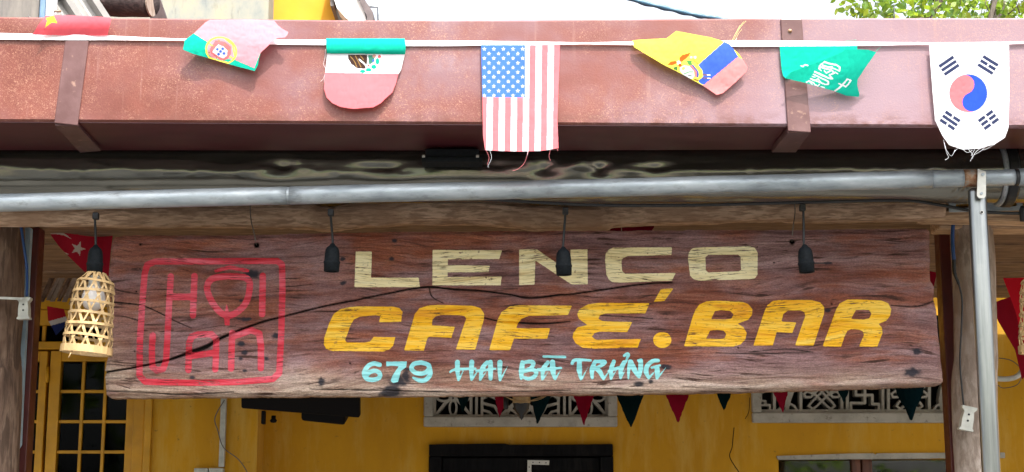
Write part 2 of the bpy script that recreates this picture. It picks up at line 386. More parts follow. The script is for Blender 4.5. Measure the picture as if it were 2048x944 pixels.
# ------------------------------------------------------------------ the setting: ground, road, pavement
def sheet(name, x0, x1, y0, y1, z, mat):
    return tag(mk(name, [(x0, y0, z), (x1, y0, z), (x1, y1, z), (x0, y1, z)], [(0, 1, 2, 3)], mat), kind='structure')
sheet('ground', -200, 200, -200, 200, -.15, MAT['earth'])
sheet('road', -60, 60, -6.5, .2, -.12, MAT['asphalt'])
tag(box('pavement', -60, 60, .2, 12, -.149, 0, MAT['concrete']), kind='structure')
tag(box('far_pavement', -60, 60, -9.5, -6.5, -.149, 0, MAT['concrete']), kind='structure')

# ------------------------------------------------------------------ yellow house behind the porch
YW, YL = 6.20, 6.04          # face of the main wall, face of the left wing
def wall_holes(name, x0, x1, z0, z1, y0, y1, holes, mat, parent):
    xs = sorted({x0, x1, *[h[0] for h in holes], *[h[1] for h in holes]}); zs = sorted({z0, z1, *[h[2] for h in holes], *[h[3] for h in holes]})
    nx, nz = len(xs)-1, len(zs)-1
    sol = [[not any(h[0] <= (xs[i]+xs[i+1])/2 <= h[1] and h[2] <= (zs[k]+zs[k+1])/2 <= h[3] for h in holes) for k in range(nz)] for i in range(nx)]
    V = []; Fc = []
    def q(*p): n = len(V); V.extend(p); Fc.append((n, n+1, n+2, n+3))
    S_ = lambda i, k: 0 <= i < nx and 0 <= k < nz and sol[i][k]
    for i in range(nx):
        for k in range(nz):
            if not sol[i][k]: continue
            a, b, c, d = xs[i], xs[i+1], zs[k], zs[k+1]
            q((a, y0, c), (b, y0, c), (b, y0, d), (a, y0, d)); q((b, y1, c), (a, y1, c), (a, y1, d), (b, y1, d))
            if not S_(i-1, k): q((a, y1, c), (a, y0, c), (a, y0, d), (a, y1, d))
            if not S_(i+1, k): q((b, y0, c), (b, y1, c), (b, y1, d), (b, y0, d))
            if not S_(i, k-1): q((a, y1, c), (b, y1, c), (b, y0, c), (a, y0, c))
            if not S_(i, k+1): q((a, y0, d), (b, y0, d), (b, y1, d), (a, y1, d))
    return mk(name, V, Fc, mat, parent)
house = thing('yellow_house', 'mustard yellow limewashed house wall behind the hanging wooden sign', 'house', (0, YW, 0))
xL = xx(515, 870, YL)
V1 = (xx(852, 820, YW), xx(1230, 820, YW), zz(850, YW), zz(690, YW))
V2 = (xx(1507, 815, YW), xx(1920, 815, YW), zz(842, YW), zz(690, YW))
DR = (xx(858, 900, YW), xx(1226, 900, YW), 0, zz(889, YW))
WN = (xx(1557, 930, YW), xx(2000, 930, YW), .9, zz(917, YW))
wall_holes('wall', xL-.2, 6.0, 0, 3.0, YW, YW+.22, [V1, V2, DR, WN], MAT['yellow'], house)
dx0, dx1 = xx(-140, 800, YL), xx(290, 800, YL)
wall_holes('wing_wall', -6.0, xL, 0, 3.0, YL, YL+.16, [(dx0, dx1, 0, 2.46)], MAT['yellow'], house)
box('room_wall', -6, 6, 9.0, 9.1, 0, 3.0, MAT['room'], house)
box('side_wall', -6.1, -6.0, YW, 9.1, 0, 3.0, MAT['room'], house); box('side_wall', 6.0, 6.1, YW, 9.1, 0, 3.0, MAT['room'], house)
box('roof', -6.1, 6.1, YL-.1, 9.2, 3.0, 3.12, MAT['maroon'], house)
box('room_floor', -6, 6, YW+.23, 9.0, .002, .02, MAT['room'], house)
# hairline cracks in the plaster
def crack(pts, Y, parent, r=.0022):
    return tube('plaster_crack', spline([P(x, y, Y) for x, y in pts], 4), r, MAT['doorblack'], parent, 5)
crack([(1468, 855), (1466, 875), (1464, 895), (1459, 912), (1468, 930), (1482, 950)], YW, house, .0018)
crack([(1499, 795), (1498, 822), (1490, 838)], YW, house, .0012)

# ---- left yellow glazed door
def zone_bar(name, x0, x1, z0, z1, y0, y1, parent, mat=None, bw=.003): return box(name, x0, x1, y0, y1, z0, z1, mat or MAT['doorpaint'], parent, bw)
yd = YL+.03
door = thing('glazed_double_door', 'yellow painted double door with small glass panes behind the bamboo lantern', 'door', ((dx0+dx1)/2, yd, 0))
ztop = zz(684, yd); ztr = zz(699, yd)
zone_bar('frame_post', dx1-.045, dx1-.002, 0, 2.458, yd-.02, yd+.08, door)
zone_bar('frame_post', dx0+.002, dx0+.045, 0, 2.458, yd-.02, yd+.08, door)
zone_bar('transom_bar', dx0+.045, dx1-.045, ztr, ztop, yd-.02, yd+.08, door)
zone_bar('frame_head', dx0+.045, dx1-.045, 2.40, 2.458, yd-.02, yd+.08, door)
def xw(px, py=800): return xx(px, py, yd)
cellx = xw(226)-xw(170); cellz = zz(718, yd)-zz(778, yd)
leafL, leafR = xw(99, 760), dx1-.047
def leaf(x0, x1, hinge_side):
    lf = mk('door_leaf', *(lambda a: (a, BF))([(x0, yd, .05), (x0+.04, yd, .05), (x0+.04, yd, ztr-.006), (x0, yd, ztr-.006), (x0, yd+.04, .05), (x0+.04, yd+.04, .05), (x0+.04, yd+.04, ztr-.006), (x0, yd+.04, ztr-.006)]), MAT['doorpaint'], door)
    zone_bar('stile', x1-.03, x1, .05, ztr-.006, yd, yd+.04, lf); zone_bar('top_rail', x0+.04, x1-.03, ztr-.045, ztr-.006, yd+.001, yd+.039, lf)
    zone_bar('bottom_rail', x0+.04, x1-.03, .05, .30, yd+.001, yd+.039, lf)
    a, b = x0+.04, x1-.03; w = (b-a)/3; top = ztr-.045; nrow = 7
    for k in (1, 2): zone_bar('muntin', a+k*w-.006, a+k*w+.006, .30, top, yd+.008, yd+.034, lf, bw=.002)
    for r in range(1, nrow+1): zone_bar('muntin', a, b, top-r*cellz-.006, top-r*cellz+.006, yd+.010, yd+.032, lf, bw=.002)
    for k in range(3):
        for r in range(nrow): box('pane', a+k*w+.006, a+(k+1)*w-.006, yd+.019, yd+.023, top-(r+1)*cellz+.006, top-r*cellz-.006, MAT['doorglass'], lf)
    box('lower_panel', a, b, yd+.012, yd+.028, .30, top-nrow*cellz-.006, MAT['doorpaint'], lf)
    return lf
leaf(leafL, leafR, -1); leaf(dx0+.05, leafL-.012, 1)
lathe('hinge', [(.0, .03), (.007, .03), (.007, -.03), (0, -.03)], MAT['doorpaint'], door, 10, centre=(leafL-.006, yd-.012, zz(750, yd)))
for px in (-60, 15, 88, 160, 232):
    zone_bar('transom_muntin', xw(px, 645)-.007, xw(px, 645)+.007, ztop, 2.40, yd+.005, yd+.03, door, bw=.002)
zone_bar('transom_muntin', dx0+.046, dx1-.046, zz(640, yd)-.006, zz(640, yd)+.006, yd+.007, yd+.028, door, bw=.002)
pxs = [-140, -60, 15, 88, 160, 232, 290]
for a, b in zip(pxs, pxs[1:]):
    box('transom_pane', max(dx0+.046, xw(a, 645)+.008), min(dx1-.046, xw(b, 645)-.008), yd+.015, yd+.019, ztop, 2.40, MAT['doorglass'], door)
# ---- trim moulding on the wing wall right of the door
tag(pbox('door_architrave', 289, 303, 700, 1700, YL-.018, YL+.001, MAT['doorpaint'], None, .004, ref=850), 'narrow yellow architrave strip on the wall right of the glazed door', 'trim')

# ---- black double door
bd = thing('black_door', 'black wooden double door with a heavy lintel under the middle vent', 'door', ((DR[0]+DR[1])/2, YW, 0))
x0, x1, zt = DR[0], DR[1], DR[3]
slab('lintel', lambda Q: sd_poly(Q, [(858, 889), (900, 888), (1010, 887), (1020, 890), (1225, 888), (1226, 911), (858, 912)]), (850, 1235, 880, 918), 2, YW-.03, .14, MAT['doorblack'], bd)
zl = zz(912, YW-.03)
box('jamb', x0, x0+.05, YW-.015, YW+.1, 0, zl-.001, MAT['doorblack'], bd, .004); box('jamb', x1-.05, x1, YW-.015, YW+.1, 0, zl-.001, MAT['doorblack'], bd, .004)
xm = xx(1062, 930, YW)
for a, b in ((x0+.052, xm-.002), (xm+.002, x1-.052)):
    lf = box('door_leaf', a, b, YW+.02, YW+.06, .02, zl-.004, MAT['doorblack'], bd, .003)
    box('rail', a, b, YW+.004, YW+.019, zl-.055, zl-.005, MAT['doorblack'], lf, .003); box('stile', a, a+.06, YW+.004, YW+.019, .02, zl-.056, MAT['doorblack'], lf, .003); box('stile', b-.06, b, YW+.004, YW+.019, .02, zl-.056, MAT['doorblack'], lf, .003)
lb = thing('corner_bracket', 'pale perforated L-shaped steel bracket screwed to the black door', 'bracket', P(1058, 944, YW-.004))
def lsdf(Q):
    d = sd_poly(Q, [(1055, 920), (1099, 921), (1098, 930), (1063, 929), (1062, 985), (1054, 985)])
    for h in ((1066, 924.5), (1079, 925), (1092, 925.5), (1058.3, 934), (1058, 946), (1058, 958)): d = np.maximum(d, 1.3-np.hypot(Q[:, 0]-h[0], Q[:, 1]-h[1]))
    return d
slab('plate', lsdf, (1050, 1103, 916, 990), 1.0, YW-.002, .003, MAT['clip'], lb)

# ---- window on the right
wnd = thing('window', 'right hand window with a chipped white lintel and red brown mullion', 'window', ((WN[0]+WN[1])/2, YW, WN[2]))
slab('lintel', lambda Q: np.maximum(sd_poly(Q, [(1554, 912), (1700, 907), (1960, 905), (2010, 905), (2010, 916), (1960, 916), (1556, 919)]), -(np.hypot(Q[:, 0]-1751, Q[:, 1]-906)-3)), (1545, 2015, 898, 924), 2, YW-.012, .05, MAT['plaster'], wnd)
xa, xb, z0, z1 = WN
box('mullion', xx(1709, 930, YW), xx(1727, 930, YW), YW+.05, YW+.10, z0, z1, MAT['frame_red'], wnd, .004); box('mullion', xx(1730, 930, YW), xx(1750, 930, YW), YW+.05, YW+.10, z0, z1, MAT['frame_red'], wnd, .004)
box('sill', xa, xb, YW-.03, YW+.2, z0, z0+.05, MAT['plaster'], wnd, .004)
for a, b in ((xa, xx(1709, 930, YW)), (xx(1750, 930, YW), xb)): box('pane', a+.001, b-.001, YW+.07, YW+.074, z0+.05, z1, MAT['glass'], wnd)

# ---- plaster vents with fretwork
def vent(name, label, box_, strokes, Yv, ring):
    x0, x1, z0, z1 = box_
    v = thing(name, label, 'vent', ((x0+x1)/2, YW, z0))
    f = .052
    for nm, a, b, c, d in (('frame_bottom', x0-.008, x1+.008, z0-.008, z0+f*.62), ('frame_top', x0-.008, x1+.008, z1-f, z1+.008), ('frame_side', x0-.008, x0+f*.55, z0+f*.62, z1-f), ('frame_side', x1-f*.55, x1+.008, z0+f*.62, z1-f)):
        box(nm, a, b, YW-.022, YW+.10, c, d, MAT['plaster'], v, .006)
    def s(Q):
        d = np.full(len(Q), 1e9)
        for pts, r in strokes: d = np.minimum(d, sd_stroke(Q, pts, r))
        return d
    slab('fretwork', s, ring, 1.3, YW+.02, .05, MAT['plaster'], v)
    box('dark_backing', x0, x1, YW+.17, YW+.18, z0, z1, MAT['room'], v)  # black sheet standing in for the darkness behind the fretwork
    return v
def el(cx, cy, rx, ry, n=20): return [(cx+rx*math.cos(2*math.pi*k/n), cy+ry*math.sin(2*math.pi*k/n)) for k in range(n+1)]
s1 = [([(855, 832), (1226, 832)], 3), ([(855, 706), (1226, 706)], 3)]
for x in (869, 942, 953, 964, 1117, 1129, 1140, 1213): s1.append(([(x, 838), (x, 700)], 2.6))
for x in (1043,): s1.append(([(x, 832), (x, 840)], 5))
for cx, a, b in ((906, 869, 942), (1177, 1140, 1213)):
    for sx in (-1, 1):
        for sy in (-1, 1):
            s1 += [([(cx+3*sx, 795), (cx+18*sx, 795+sy*14), (cx+34*sx, 795+34*sy)], [2, 3.4, 2.2])]
    for ang in (0, 90, 180, 270):
        t = math.radians(ang); c0 = (cx+18*math.cos(t), 795+20*math.sin(t)); s1.append((el(c0[0], c0[1], 14 if ang % 180 == 0 else 7, 7 if ang % 180 == 0 else 15), 2.0))
    s1.append((el(cx, 795, 6, 6), 2.4)); s1 += [([(cx-34, 760), (cx+34, 760)], 2.5), ([(cx, 760), (cx, 706)], 2.5), ([(cx-34, 740), (cx, 720), (cx+34, 740)], 2.5)]
for sx in (-1, 1):
    c = 1041
    s1 += [([(c, 832), (c+20*sx, 818), (c+42*sx, 800), (c+72*sx, 786)], 2.6), ([(c+10*sx, 804), (c+40*sx, 832)], 3), ([(c+40*sx, 832), (c+52*sx, 812), (c+76*sx, 806)], 2.6), ([(c+55*sx, 832), (c+62*sx, 824), (c+76*sx, 820)], 2.4), ([(c, 780), (c+12*sx, 806), (c+30*sx, 832)], 2.4), ([(c+20*sx, 760), (c+76*sx, 796)], 3), ([(c, 770), (c+60*sx, 720), (c+76*sx, 706)], 2.6)]
vent('plaster_vent', 'white plaster fretwork vent with flower pattern above the black door', V1, s1, YW, (856, 1228, 698, 842))
s2 = [([(1512, 822), (1916, 822)], 3.2), ([(1540, 833.5), (1916, 833.5)], 2.0), ([(1512, 706), (1916, 706)], 3), ([(1512, 764), (1540, 764)], 2)]
for x in (1549, 1602, 1684, 1695, 1766, 1777, 1859): s2.append(([(x, 822), (x, 706)], 2.8))
for x in (1544, 1602, 1644, 1689, 1731, 1772, 1817, 1859): s2.append(([(x, 822), (x, 834)], 3.5))
for c in (1644, 1819):
    for sx in (-1, 1):
        s2 += [([(c-26*sx, 758), (c+22*sx, 806), (c+26*sx, 812), (c+18*sx, 818), (c+10*sx, 812), (c-14*sx, 788), (c-36*sx, 768)], 2.1), ([(c-14*sx, 758), (c+8*sx, 780), (c+22*sx, 794), (c+33*sx, 794), (c+36*sx, 788), (c+28*sx, 782), (c+14*sx, 790)], 2.1), ([(c+26*sx, 758), (c-2*sx, 786)], 2.1)]
    s2 += [([(c-38, 752), (c+38, 752)], 2.2), ([(c-20, 752), (c, 722), (c+20, 752)], 2.4)]
s2 += [([(1702, 822), (1702, 806), (1730, 806), (1730, 790), (1712, 790), (1712, 760)], 2.6), ([(1758, 822), (1758, 808), (1745, 808), (1745, 790), (1730, 790), (1730, 765)], 2.6), ([(1702, 760), (1760, 760)], 2.6), ([(1731, 760), (1731, 720), (1750, 720)], 2.6)]
s2 += [([(1518, 835), (1518, 822)], 2.4), ([(1524, 836), (1524, 826), (1532, 826), (1532, 836)], 2.0), ([(1516, 810), (1540, 810), (1540, 836)], 2.2), ([(1522, 784), (1522, 802), (1531, 802), (1531, 810)], 2.2), ([(1528, 784), (1516, 784)], 2.2)]
for c in (1577, 1887):
    s2 += [([(c-3, 822), (c-2, 800), (c+3, 780), (c+8, 760)], [3, 7, 9, 5]), ([(c, 806), (c+12, 812), (c+18, 822)], 2.2), ([(c-4, 806), (c-14, 812), (c-20, 822)], 2.2)]
vent('plaster_vent', 'white plaster fretwork vent with knot pattern above the right window', V2, s2, YW, (1510, 1918, 698, 838))

# ---- conduit, switch plate, loose wire on the wing wall
tag(pbox('cable_conduit', 439, 450, 690, 934, YL-.022, YL-.001, MAT['whiteplastic'], None, .002, ref=870), 'thin white vertical cable conduit on the yellow wall left of the black television', 'conduit')
sp = thing('switch_box', 'white switch box at the foot of the vertical conduit', 'switch box', P(417, 980, YL))
pbox('switch_plate', 387, 415, 936, 985, YL-.03, YL-.001, MAT['whiteplastic'], sp, .003); pbox('switch_plate', 416.5, 446, 936, 985, YL-.03, YL-.001, MAT['whiteplastic'], sp, .003)
tag(tube('loose_wire', spline([P(449, 800, YL-.03), P(430, 835, YL-.032), P(436, 862, YL-.032), P(447, 895, YL-.036), P(476, 918, YL-.03), P(494, 944, YL-.02), P(500, 970, YL-.02)], 6), .0022, MAT['string'], None, 6), 'thin loose wire looping down across the white conduit', 'wire')

# ---- black television on its wall mount
tv = thing('television', 'black flat television tilted down on a wall mount below the sign', 'television', P(600, 840, 5.75))
def quadbox(name, pts8, mat, parent, bw=.004): return hexa(name, pts8, mat, parent, bw)
ba, bb = P(482, 817, 5.45), P(719, 836, 5.72); up = Vector((0, -.10, .42)); th = Vector((0, .05, .012))
quadbox('screen_panel', [ba, bb, bb+up, ba+up, ba+th, bb+th, bb+up+th, ba+up+th], MAT['tv'], tv, .006)
c0, c1 = P(602, 842, 5.74), P(690, 851, 5.80); up2 = Vector((0, -.04, .26)); th2 = Vector((0, .12, .03))
quadbox('rear_housing', [c0, c1, c1+up2, c0+up2, c0+th2, c1+th2, c1+up2+th2, c0+up2+th2], MAT['tv'], tv, .01)
tube('mount_arm', [P(645, 835, 5.8), P(650, 800, YW)], .015, MAT['tv'], tv, 8); box('mount_plate', xx(620, 800, YW), xx(680, 800, YW), YW-.02, YW-.001, zz(830, YW), zz(760, YW), MAT['tv'], tv, .003)
lathe('knob', [(0, .012), (.008, .012), (.008, .0), (.013, -.004), (.010, -.012), (0, -.014)], MAT['tv'], tv, 12, centre=tuple(P(547, 838, 5.62)))
box('foot_bracket', xx(524, 840, 5.6), xx(530, 840, 5.6), 5.58, 5.62, zz(848, 5.6), zz(822, 5.6), MAT['tv'], tv, .001)

# ---- porch ceiling planks
ceil = thing('porch_ceiling', 'brown plank ceiling of the porch above the sign', 'ceiling', (0, 5.3, 2.52))
yy = 4.42; k = 0
while yy < YL-.02:
    w = random.uniform(.15, .22); y1_ = min(yy+w, YL-.003); dz = random.uniform(-.004, .004)
    box('plank', -3.2+random.uniform(-.1, .1), 3.4, yy, y1_-.004, 2.505+dz, 2.53+dz, MAT['plank'], ceil, .003); yy = y1_; k += 1
box('roof_sheet', -3.4, 3.6, 3.955, YL-.003, 2.685, 2.70, MAT['maroon'], ceil)

# ------------------------------------------------------------------ posts, log, steel uprights
def gnarl(name, pts, rads, mat, parent=None, seg=28, amp=.09, seed=1, sub=14):
    sp_ = spline(pts, sub); rr = np.interp(np.linspace(0, 1, len(sp_)), np.linspace(0, 1, len(rads)), rads)
    jt = lambda i, k: 1+amp*(2*float(fbm(i*.22+3, math.cos(2*math.pi*k/seg)*1.6+math.sin(2*math.pi*k/seg)*1.1+7, seed))-1)+amp*.35*(2*float(vnoise(i*.06, k*1.3, seed+5))-1)
    V, Fc = tube_geo(sp_, list(rr), seg, jt); return mk(name, V, Fc, mat, parent, True)
YLOG = 4.36
log = thing('log_beam', 'rough horizontal log beam from which the wooden sign hangs', 'beam', P(1024, 455, YLOG))
def lc(px, pyb, r): p = P(px, pyb, YLOG-.02); return (p.x, YLOG, p.z+r)
LB = [(x, y-4) for x, y in [(-260, 452), (0, 455), (250, 457), (480, 458), (600, 459), (655, 466), (710, 458), (850, 451), (1000, 455), (1080, 463), (1190, 464), (1240, 455), (1380, 451), (1540, 446), (1700, 446), (1890, 443)]]
gnarl('trunk', [lc(x, y, .037) for x, y in LB], [.037]*len(LB), MAT['log'], log, 40, .13, 3, 14)
rp = thing('broken_log_end', 'lighter split timber continuing right behind the aluminium arm', 'beam', P(1980, 455, 4.42))
slab('timber', lambda Q: sd_poly(Q, [(1842, 437), (1855, 427), (1920, 420), (2300, 412), (2300, 448), (1930, 440), (1860, 440)]), (1835, 2310, 405, 452), 2.5, 4.345, .07, MAT['logend'], rp, lambda L: -.012*fbm(L[:, 0]*.01, L[:, 1]*.12, 9))
box('upper_timber', xx(1870, 450, 4.5), xx(2350, 450, 4.5), 4.46, 4.56, zz(462, 4.5), zz(425, 4.5), MAT['logend'], rp, .006)
rpost = thing('round_post', 'grey round timber post behind the aluminium arm', 'post', (xx(1950, 700, 4.5), 4.5, 0))
p0 = P(1946, 444, 4.5); p1 = P(1955, 944, 4.5)
gnarl('trunk', [(p1.x+.005, 4.5, 0), (p1.x, 4.5, p1.z), ((p0.x+p1.x)/2+.002, 4.5, (p0.z+p1.z)/2), (p0.x, 4.5, p0.z+.02)], [.068, .064, .060, .059], MAT['postr'], rpost, 30, .07, 11, 16)
lpost = thing('round_post', 'dark weathered timber post at the left edge', 'post', (xx(-10, 700, 4.5), 4.5, 0))
p0 = P(-22, 452, 4.5); p1 = P(-40, 944, 4.5)
gnarl('trunk', [(p1.x-.01, 4.5, 0), (p1.x, 4.5, p1.z), ((p0.x+p1.x)/2, 4.5, (p0.z+p1.z)/2), (p0.x, 4.5, p0.z+.02)], [.108, .102, .100, .102], MAT['postl'], lpost, 34, .08, 21, 16)
tag(box('steel_upright', xx(1884, 650, 4.62), xx(1906, 650, 4.62), 4.60, 4.66, 0, 2.5, MAT['maroon'], None, .003), 'maroon steel upright beside the grey round post on the right', 'upright')
tag(box('steel_upright', xx(52, 650, 4.62), xx(72, 650, 4.62), 4.60, 4.66, 0, 2.5, MAT['maroon'], None, .003), 'maroon steel upright beside the dark left post', 'upright')
slab_o, _, _, _ = slab('painted_board', lambda Q: sd_poly(Q, [(36, 455), (62, 455), (56, 560), (52, 650), (44, 800), (40, 890), (30, 905), (22, 1000), (0, 1000), (10, 800), (24, 600)]), (-5, 70, 450, 1005), 3, 4.575, .02, MAT['bluepaint'])
tag(slab_o, 'peeling blue painted board between the left post and the maroon upright', 'board')

# ------------------------------------------------------------------ the wooden sign
YS = 4.25
def Z(o, s, pts): return [(o[0]+x/s, o[1]+y/s) for x, y in pts]
A = lambda p: Z((620, 460), 2.623, p)
B = lambda p: Z((1100, 460), 2.623, p)
C = lambda p: Z((1500, 460), 2.622, p)
D_ = lambda p: Z((200, 460), 2.623, p)
G = lambda p: Z((1024, 260), 2.949, p)
SEAL = lambda p: Z((260, 500), 3.256, p)
T1 = lambda p: Z((710, 695), 6.4, p)
T2 = lambda p: Z((1020, 695), 6.4, p)
board_poly = [(224, 484), (230, 474), (250, 471), (505, 471), (620, 467), (811, 464), (1140, 462), (1400, 461), (1584, 460), (1750, 459), (1852, 458), (1858, 464), (1859, 520), (1860, 562), (1868, 573), (1867, 600), (1872, 620), (1877, 680), (1882, 727), (1886, 764), (1880, 770), (1760, 775), (1620, 780), (1380, 786), (1140, 789), (900, 791), (620, 792), (500, 793), (330, 795), (222, 796), (214, 790), (210, 754), (214, 744), (210, 741), (219, 704), (218, 640), (222, 600), (217, 556), (222, 520)]
cracks = [
 (D_([(15, 750), (100, 735), (190, 720), (330, 690), (420, 662), (480, 640), (560, 612), (640, 565), (830, 490), (960, 455), (1180, 400), (1364, 365)]), [1.3, 1.5, 1.6, 1.7, 2.3, 3.6, 3.8, 2.4, 1.5, 1.3, 1.2, 1.1], .016),
 (A([(240, 369), (300, 355), (450, 325), (560, 305), (640, 300), (760, 312), (900, 320), (1040, 338), (1150, 357), (1300, 342), (1364, 338), (1560, 310), (1740, 285), (1900, 275)]), [1.2, 1.2, 1.3, 1.5, 1.5, 1.6, 1.3, 1.5, 1.7, 1.3, 1.2, 1.2, .9], .012),
 (A([(915, 462), (1000, 480), (1100, 487), (1230, 492), (1364, 480)]), [.8, 1.3, 1.8, 1.6, .8], .008),
 (A([(625, 300), (640, 350), (700, 385)]), [.9, .7], .005),
 (D_([(55, 378), (170, 388), (260, 410), (400, 480), (480, 515)]), [1.0, 1.1, 1.0, .7, .6], .006),
 (C([(740, 395), (870, 402), (965, 372)]), [.7, 1.0, 1.2], .006),
 (B([(250, 445), (400, 455), (540, 465)]), [.9, .7], .004),
 (D_([(60, 300), (110, 320), (200, 335)]), [.9, .6], .005), (D_([(70, 450), (130, 455), (200, 475)]), [.8, .8], .005),
 (B([(870, 645), (1100, 650), (1364, 640)]), [.6, .7, .6], .003), (C([(0, 640), (180, 625), (330, 640)]), [.7, .6], .003),
 (D_([(30, 845), (200, 850), (420, 862), (700, 850)]), [1.0, .8, 1.0, .7], .005), (A([(0, 835), (400, 842), (800, 850), (1364, 840)]), [.7, .9, .8, .7], .004)]
holes = [(513.5, 490.5, 4.6), (1584, 483.5, 4.6)]
nails = [(281, 489, 2.2), (280, 538, 1.5), (273, 583, 1.6), (269, 703, 1.5), (1548, 525, 1.6), (1663, 608, 1.6), (1667, 635, 1.4), (1476, 696, 1.5), (700, 727, 1.6), (1615, 497, 1.0), (1515, 494, 1.2)]
stains = [(686, 518, 6, 4), (687, 566, 7, 4), (642, 763, 7, 9), (642, 760, 4, 11), (788, 481, 6, 4), (783, 518, 6, 4), (795, 762, 22, 15), (812, 752, 10, 16), (785, 780, 20, 12), (780, 786, 24, 12), (483, 688, 7, 6), (489, 706, 6, 5), (482, 717, 5, 4), (489, 741, 5, 3), (490, 639, 12, 5), (482, 601, 4, 3), (552, 672, 9, 5), (533, 718, 5, 4), (384, 755, 6, 4), (1279, 768, 11, 5), (1302, 763, 5, 4), (1333, 733, 12, 6), (1835, 703, 12, 7), (1655, 622, 7, 4), (505, 548, 16, 10), (1657, 526, 10, 2.2), (1825, 745, 18, 10)]
def crack_field(Q):
    h = np.zeros(len(Q)); dk = np.zeros(len(Q))
    wob = (fbm(Q[:, 0]*.09, Q[:, 1]*.09, 31)-.5)*2.4
    for pts, r, dep in cracks:
        x0, y0 = np.min(pts, 0)-12; x1, y1 = np.max(pts, 0)+12
        s = (Q[:, 0] > x0) & (Q[:, 0] < x1) & (Q[:, 1] > y0) & (Q[:, 1] < y1)
        if not s.any(): continue
        d = sd_stroke(Q[s], smooth_pts(pts, 5), r)+wob[s]*.45
        h[s] = np.maximum(h[s], dep*smooth(1.0, -1.1, d)); dk[s] = np.maximum(dk[s], smooth(.9, -.5, d))
    for x, y, r in holes+nails:
        d = np.hypot(Q[:, 0]-x, Q[:, 1]-y)-r; h = np.maximum(h, (.03 if r > 3 else .008)*smooth(.8, -.8, d)); dk = np.maximum(dk, smooth(.7, -.5, d))
    return h, dk
def sdf_board(Q):
    jag = (fbm(Q[:, 0]*.05, Q[:, 1]*.05, 77)-.5)*5 + (vnoise(Q[:, 0]*.4, Q[:, 1]*.4, 5)-.5)*1.2
    return sd_poly(Q, board_poly)+jag*.7
def board_depth(Q):
    x, y = Q[:, 0], Q[:, 1]
    warp = 14*fbm(x*.006, y*.02, 3)+5*fbm(x*.02, y*.05, 8)
    g1 = fbm(x*.012, (y+warp)*.16, 12, 4); g2 = fbm(x*.03, (y+warp)*.45, 14, 3)
    rel = -.0075*(g1-.5)-.0022*(g2-.5)*2-.010*(fbm(x*.003, y*.008, 44)-.5)
    e = sd_poly(Q, board_poly)
    edge = .012*smooth(-11, 1, e)**2 + .008*smooth(752, 792, y)*fbm(x*.02, y*.1, 60)
    ls = smooth(330, 215, x)*.012*(fbm(x*.03, y*.03, 66)-.45)
    return rel+edge+ls+crack_field(Q)[0]
sign = thing('wooden_sign', 'long weathered wooden board sign reading LENCO CAFÉ BAR 679 HAI BÀ TRƯNG', 'sign', P(1040, 790, YS))
STEP = 1.6
ob, L, lerp, fc = slab('board', sdf_board, (200, 1895, 450, 802), STEP, YS, .05, None, sign, board_depth, True)
# face attributes: ink stains, shade painted into cracks and holes, worn edges
hh, dk = crack_field(L); stn = np.zeros(len(L))
nzz = fbm(L[:, 0]*.12, L[:, 1]*.16, 91)
for x, y, rx, ry in stains:
    q = np.hypot((L[:, 0]-x)/rx, (L[:, 1]-y)/ry)+(nzz-.5)*1.1; stn = np.maximum(stn, smooth(1.3, .5, q))
wv_ = smooth(715, 785, L[:, 1]+30*(fbm(L[:, 0]*.01, L[:, 1]*.02, 95)-.5))*.9 + .7*smooth(300, 215, L[:, 0])*smooth(600, 760, L[:, 1])
tfr = np.stack([stn, dk, np.clip(wv_, 0, 1), np.ones(len(L))], 1)
att = lerp(tfr); nv = len(ob.data.vertices); full = np.zeros((nv, 4)); full[:, 3] = 1; full[:len(att)] = att; full[len(att):, 2] = .6
ca = ob.data.color_attributes.new('marks', 'FLOAT_COLOR', 'POINT'); ca.data.foreach_set('color', full.ravel())
def grain(m):
    tc = m.co((1, 1, 1)); wn_ = m.n('TexNoise', Scale=1.7, Detail=2.5, Roughness=.5); m.set(wn_.inputs['Vector'], m.co((1, 1, 2.4)))
    off = m.n('VectorMath', {'operation': 'MULTIPLY'}, _0=wn_.outputs['Color'], _1=(0, 0, .13)); ad = m.n('VectorMath', {'operation': 'ADD'}, _0=tc.outputs[0], _1=off.outputs[0])
    mp = m.n('Mapping', Vector=ad.outputs[0], Scale=(2.6, 2.6, 30)); mp2 = m.n('Mapping', Vector=ad.outputs[0], Scale=(7, 7, 95)); mp3 = m.n('Mapping', Vector=ad.outputs[0], Scale=(16, 16, 300))
    return m.noise(1, 7, .66, mp.outputs[0], .7), m.noise(1, 4, .6, mp2.outputs[0], .6), m.noise(1, 4, .6, mp3.outputs[0], .2)
m = M('sign_wood', .5, 0, .22); g, g2, g3 = grain(m)
c = m.ramp(g, [(.30, (.062, .018, .011)), (.43, (.175, .052, .032)), (.54, (.25, .088, .057)), (.70, (.37, .165, .11))])
c = m.mix(m.ramp(m.noise(3.0, 4, .6, m.co((1, 1, 2.2))), [(.40, 0), (.56, .85)]), c, m.ramp(g, [(.3, (.14, .075, .078)), (.5, (.265, .158, .163)), (.7, (.39, .265, .275))]))
c = m.mix(m.ramp(m.noise(4.2, 5, .65, m.co((.7, 1, 3.6), loc=(3, 1, 2))), [(.50, 0), (.64, .75)]), c, m.ramp(g, [(.3, (.15, .036, .016)), (.5, (.26, .075, .035)), (.7, (.36, .13, .065))]))
at = m.n('Attribute', {'attribute_name': 'marks'}); sp3 = m.n('SeparateColor', Color=at.outputs['Color'])
worn = m.ramp(g, [(.3, (.20, .115, .075)), (.46, (.40, .29, .22)), (.6, (.52, .42, .34)), (.75, (.40, .33, .28))])
wf = m.math('MULTIPLY', sp3.outputs[2], m.ramp(m.noise(8, 5, .6, m.co((.6, 1, 2.4))), [(.30, .15), (.55, 1)])); c = m.mix(wf, c, worn)
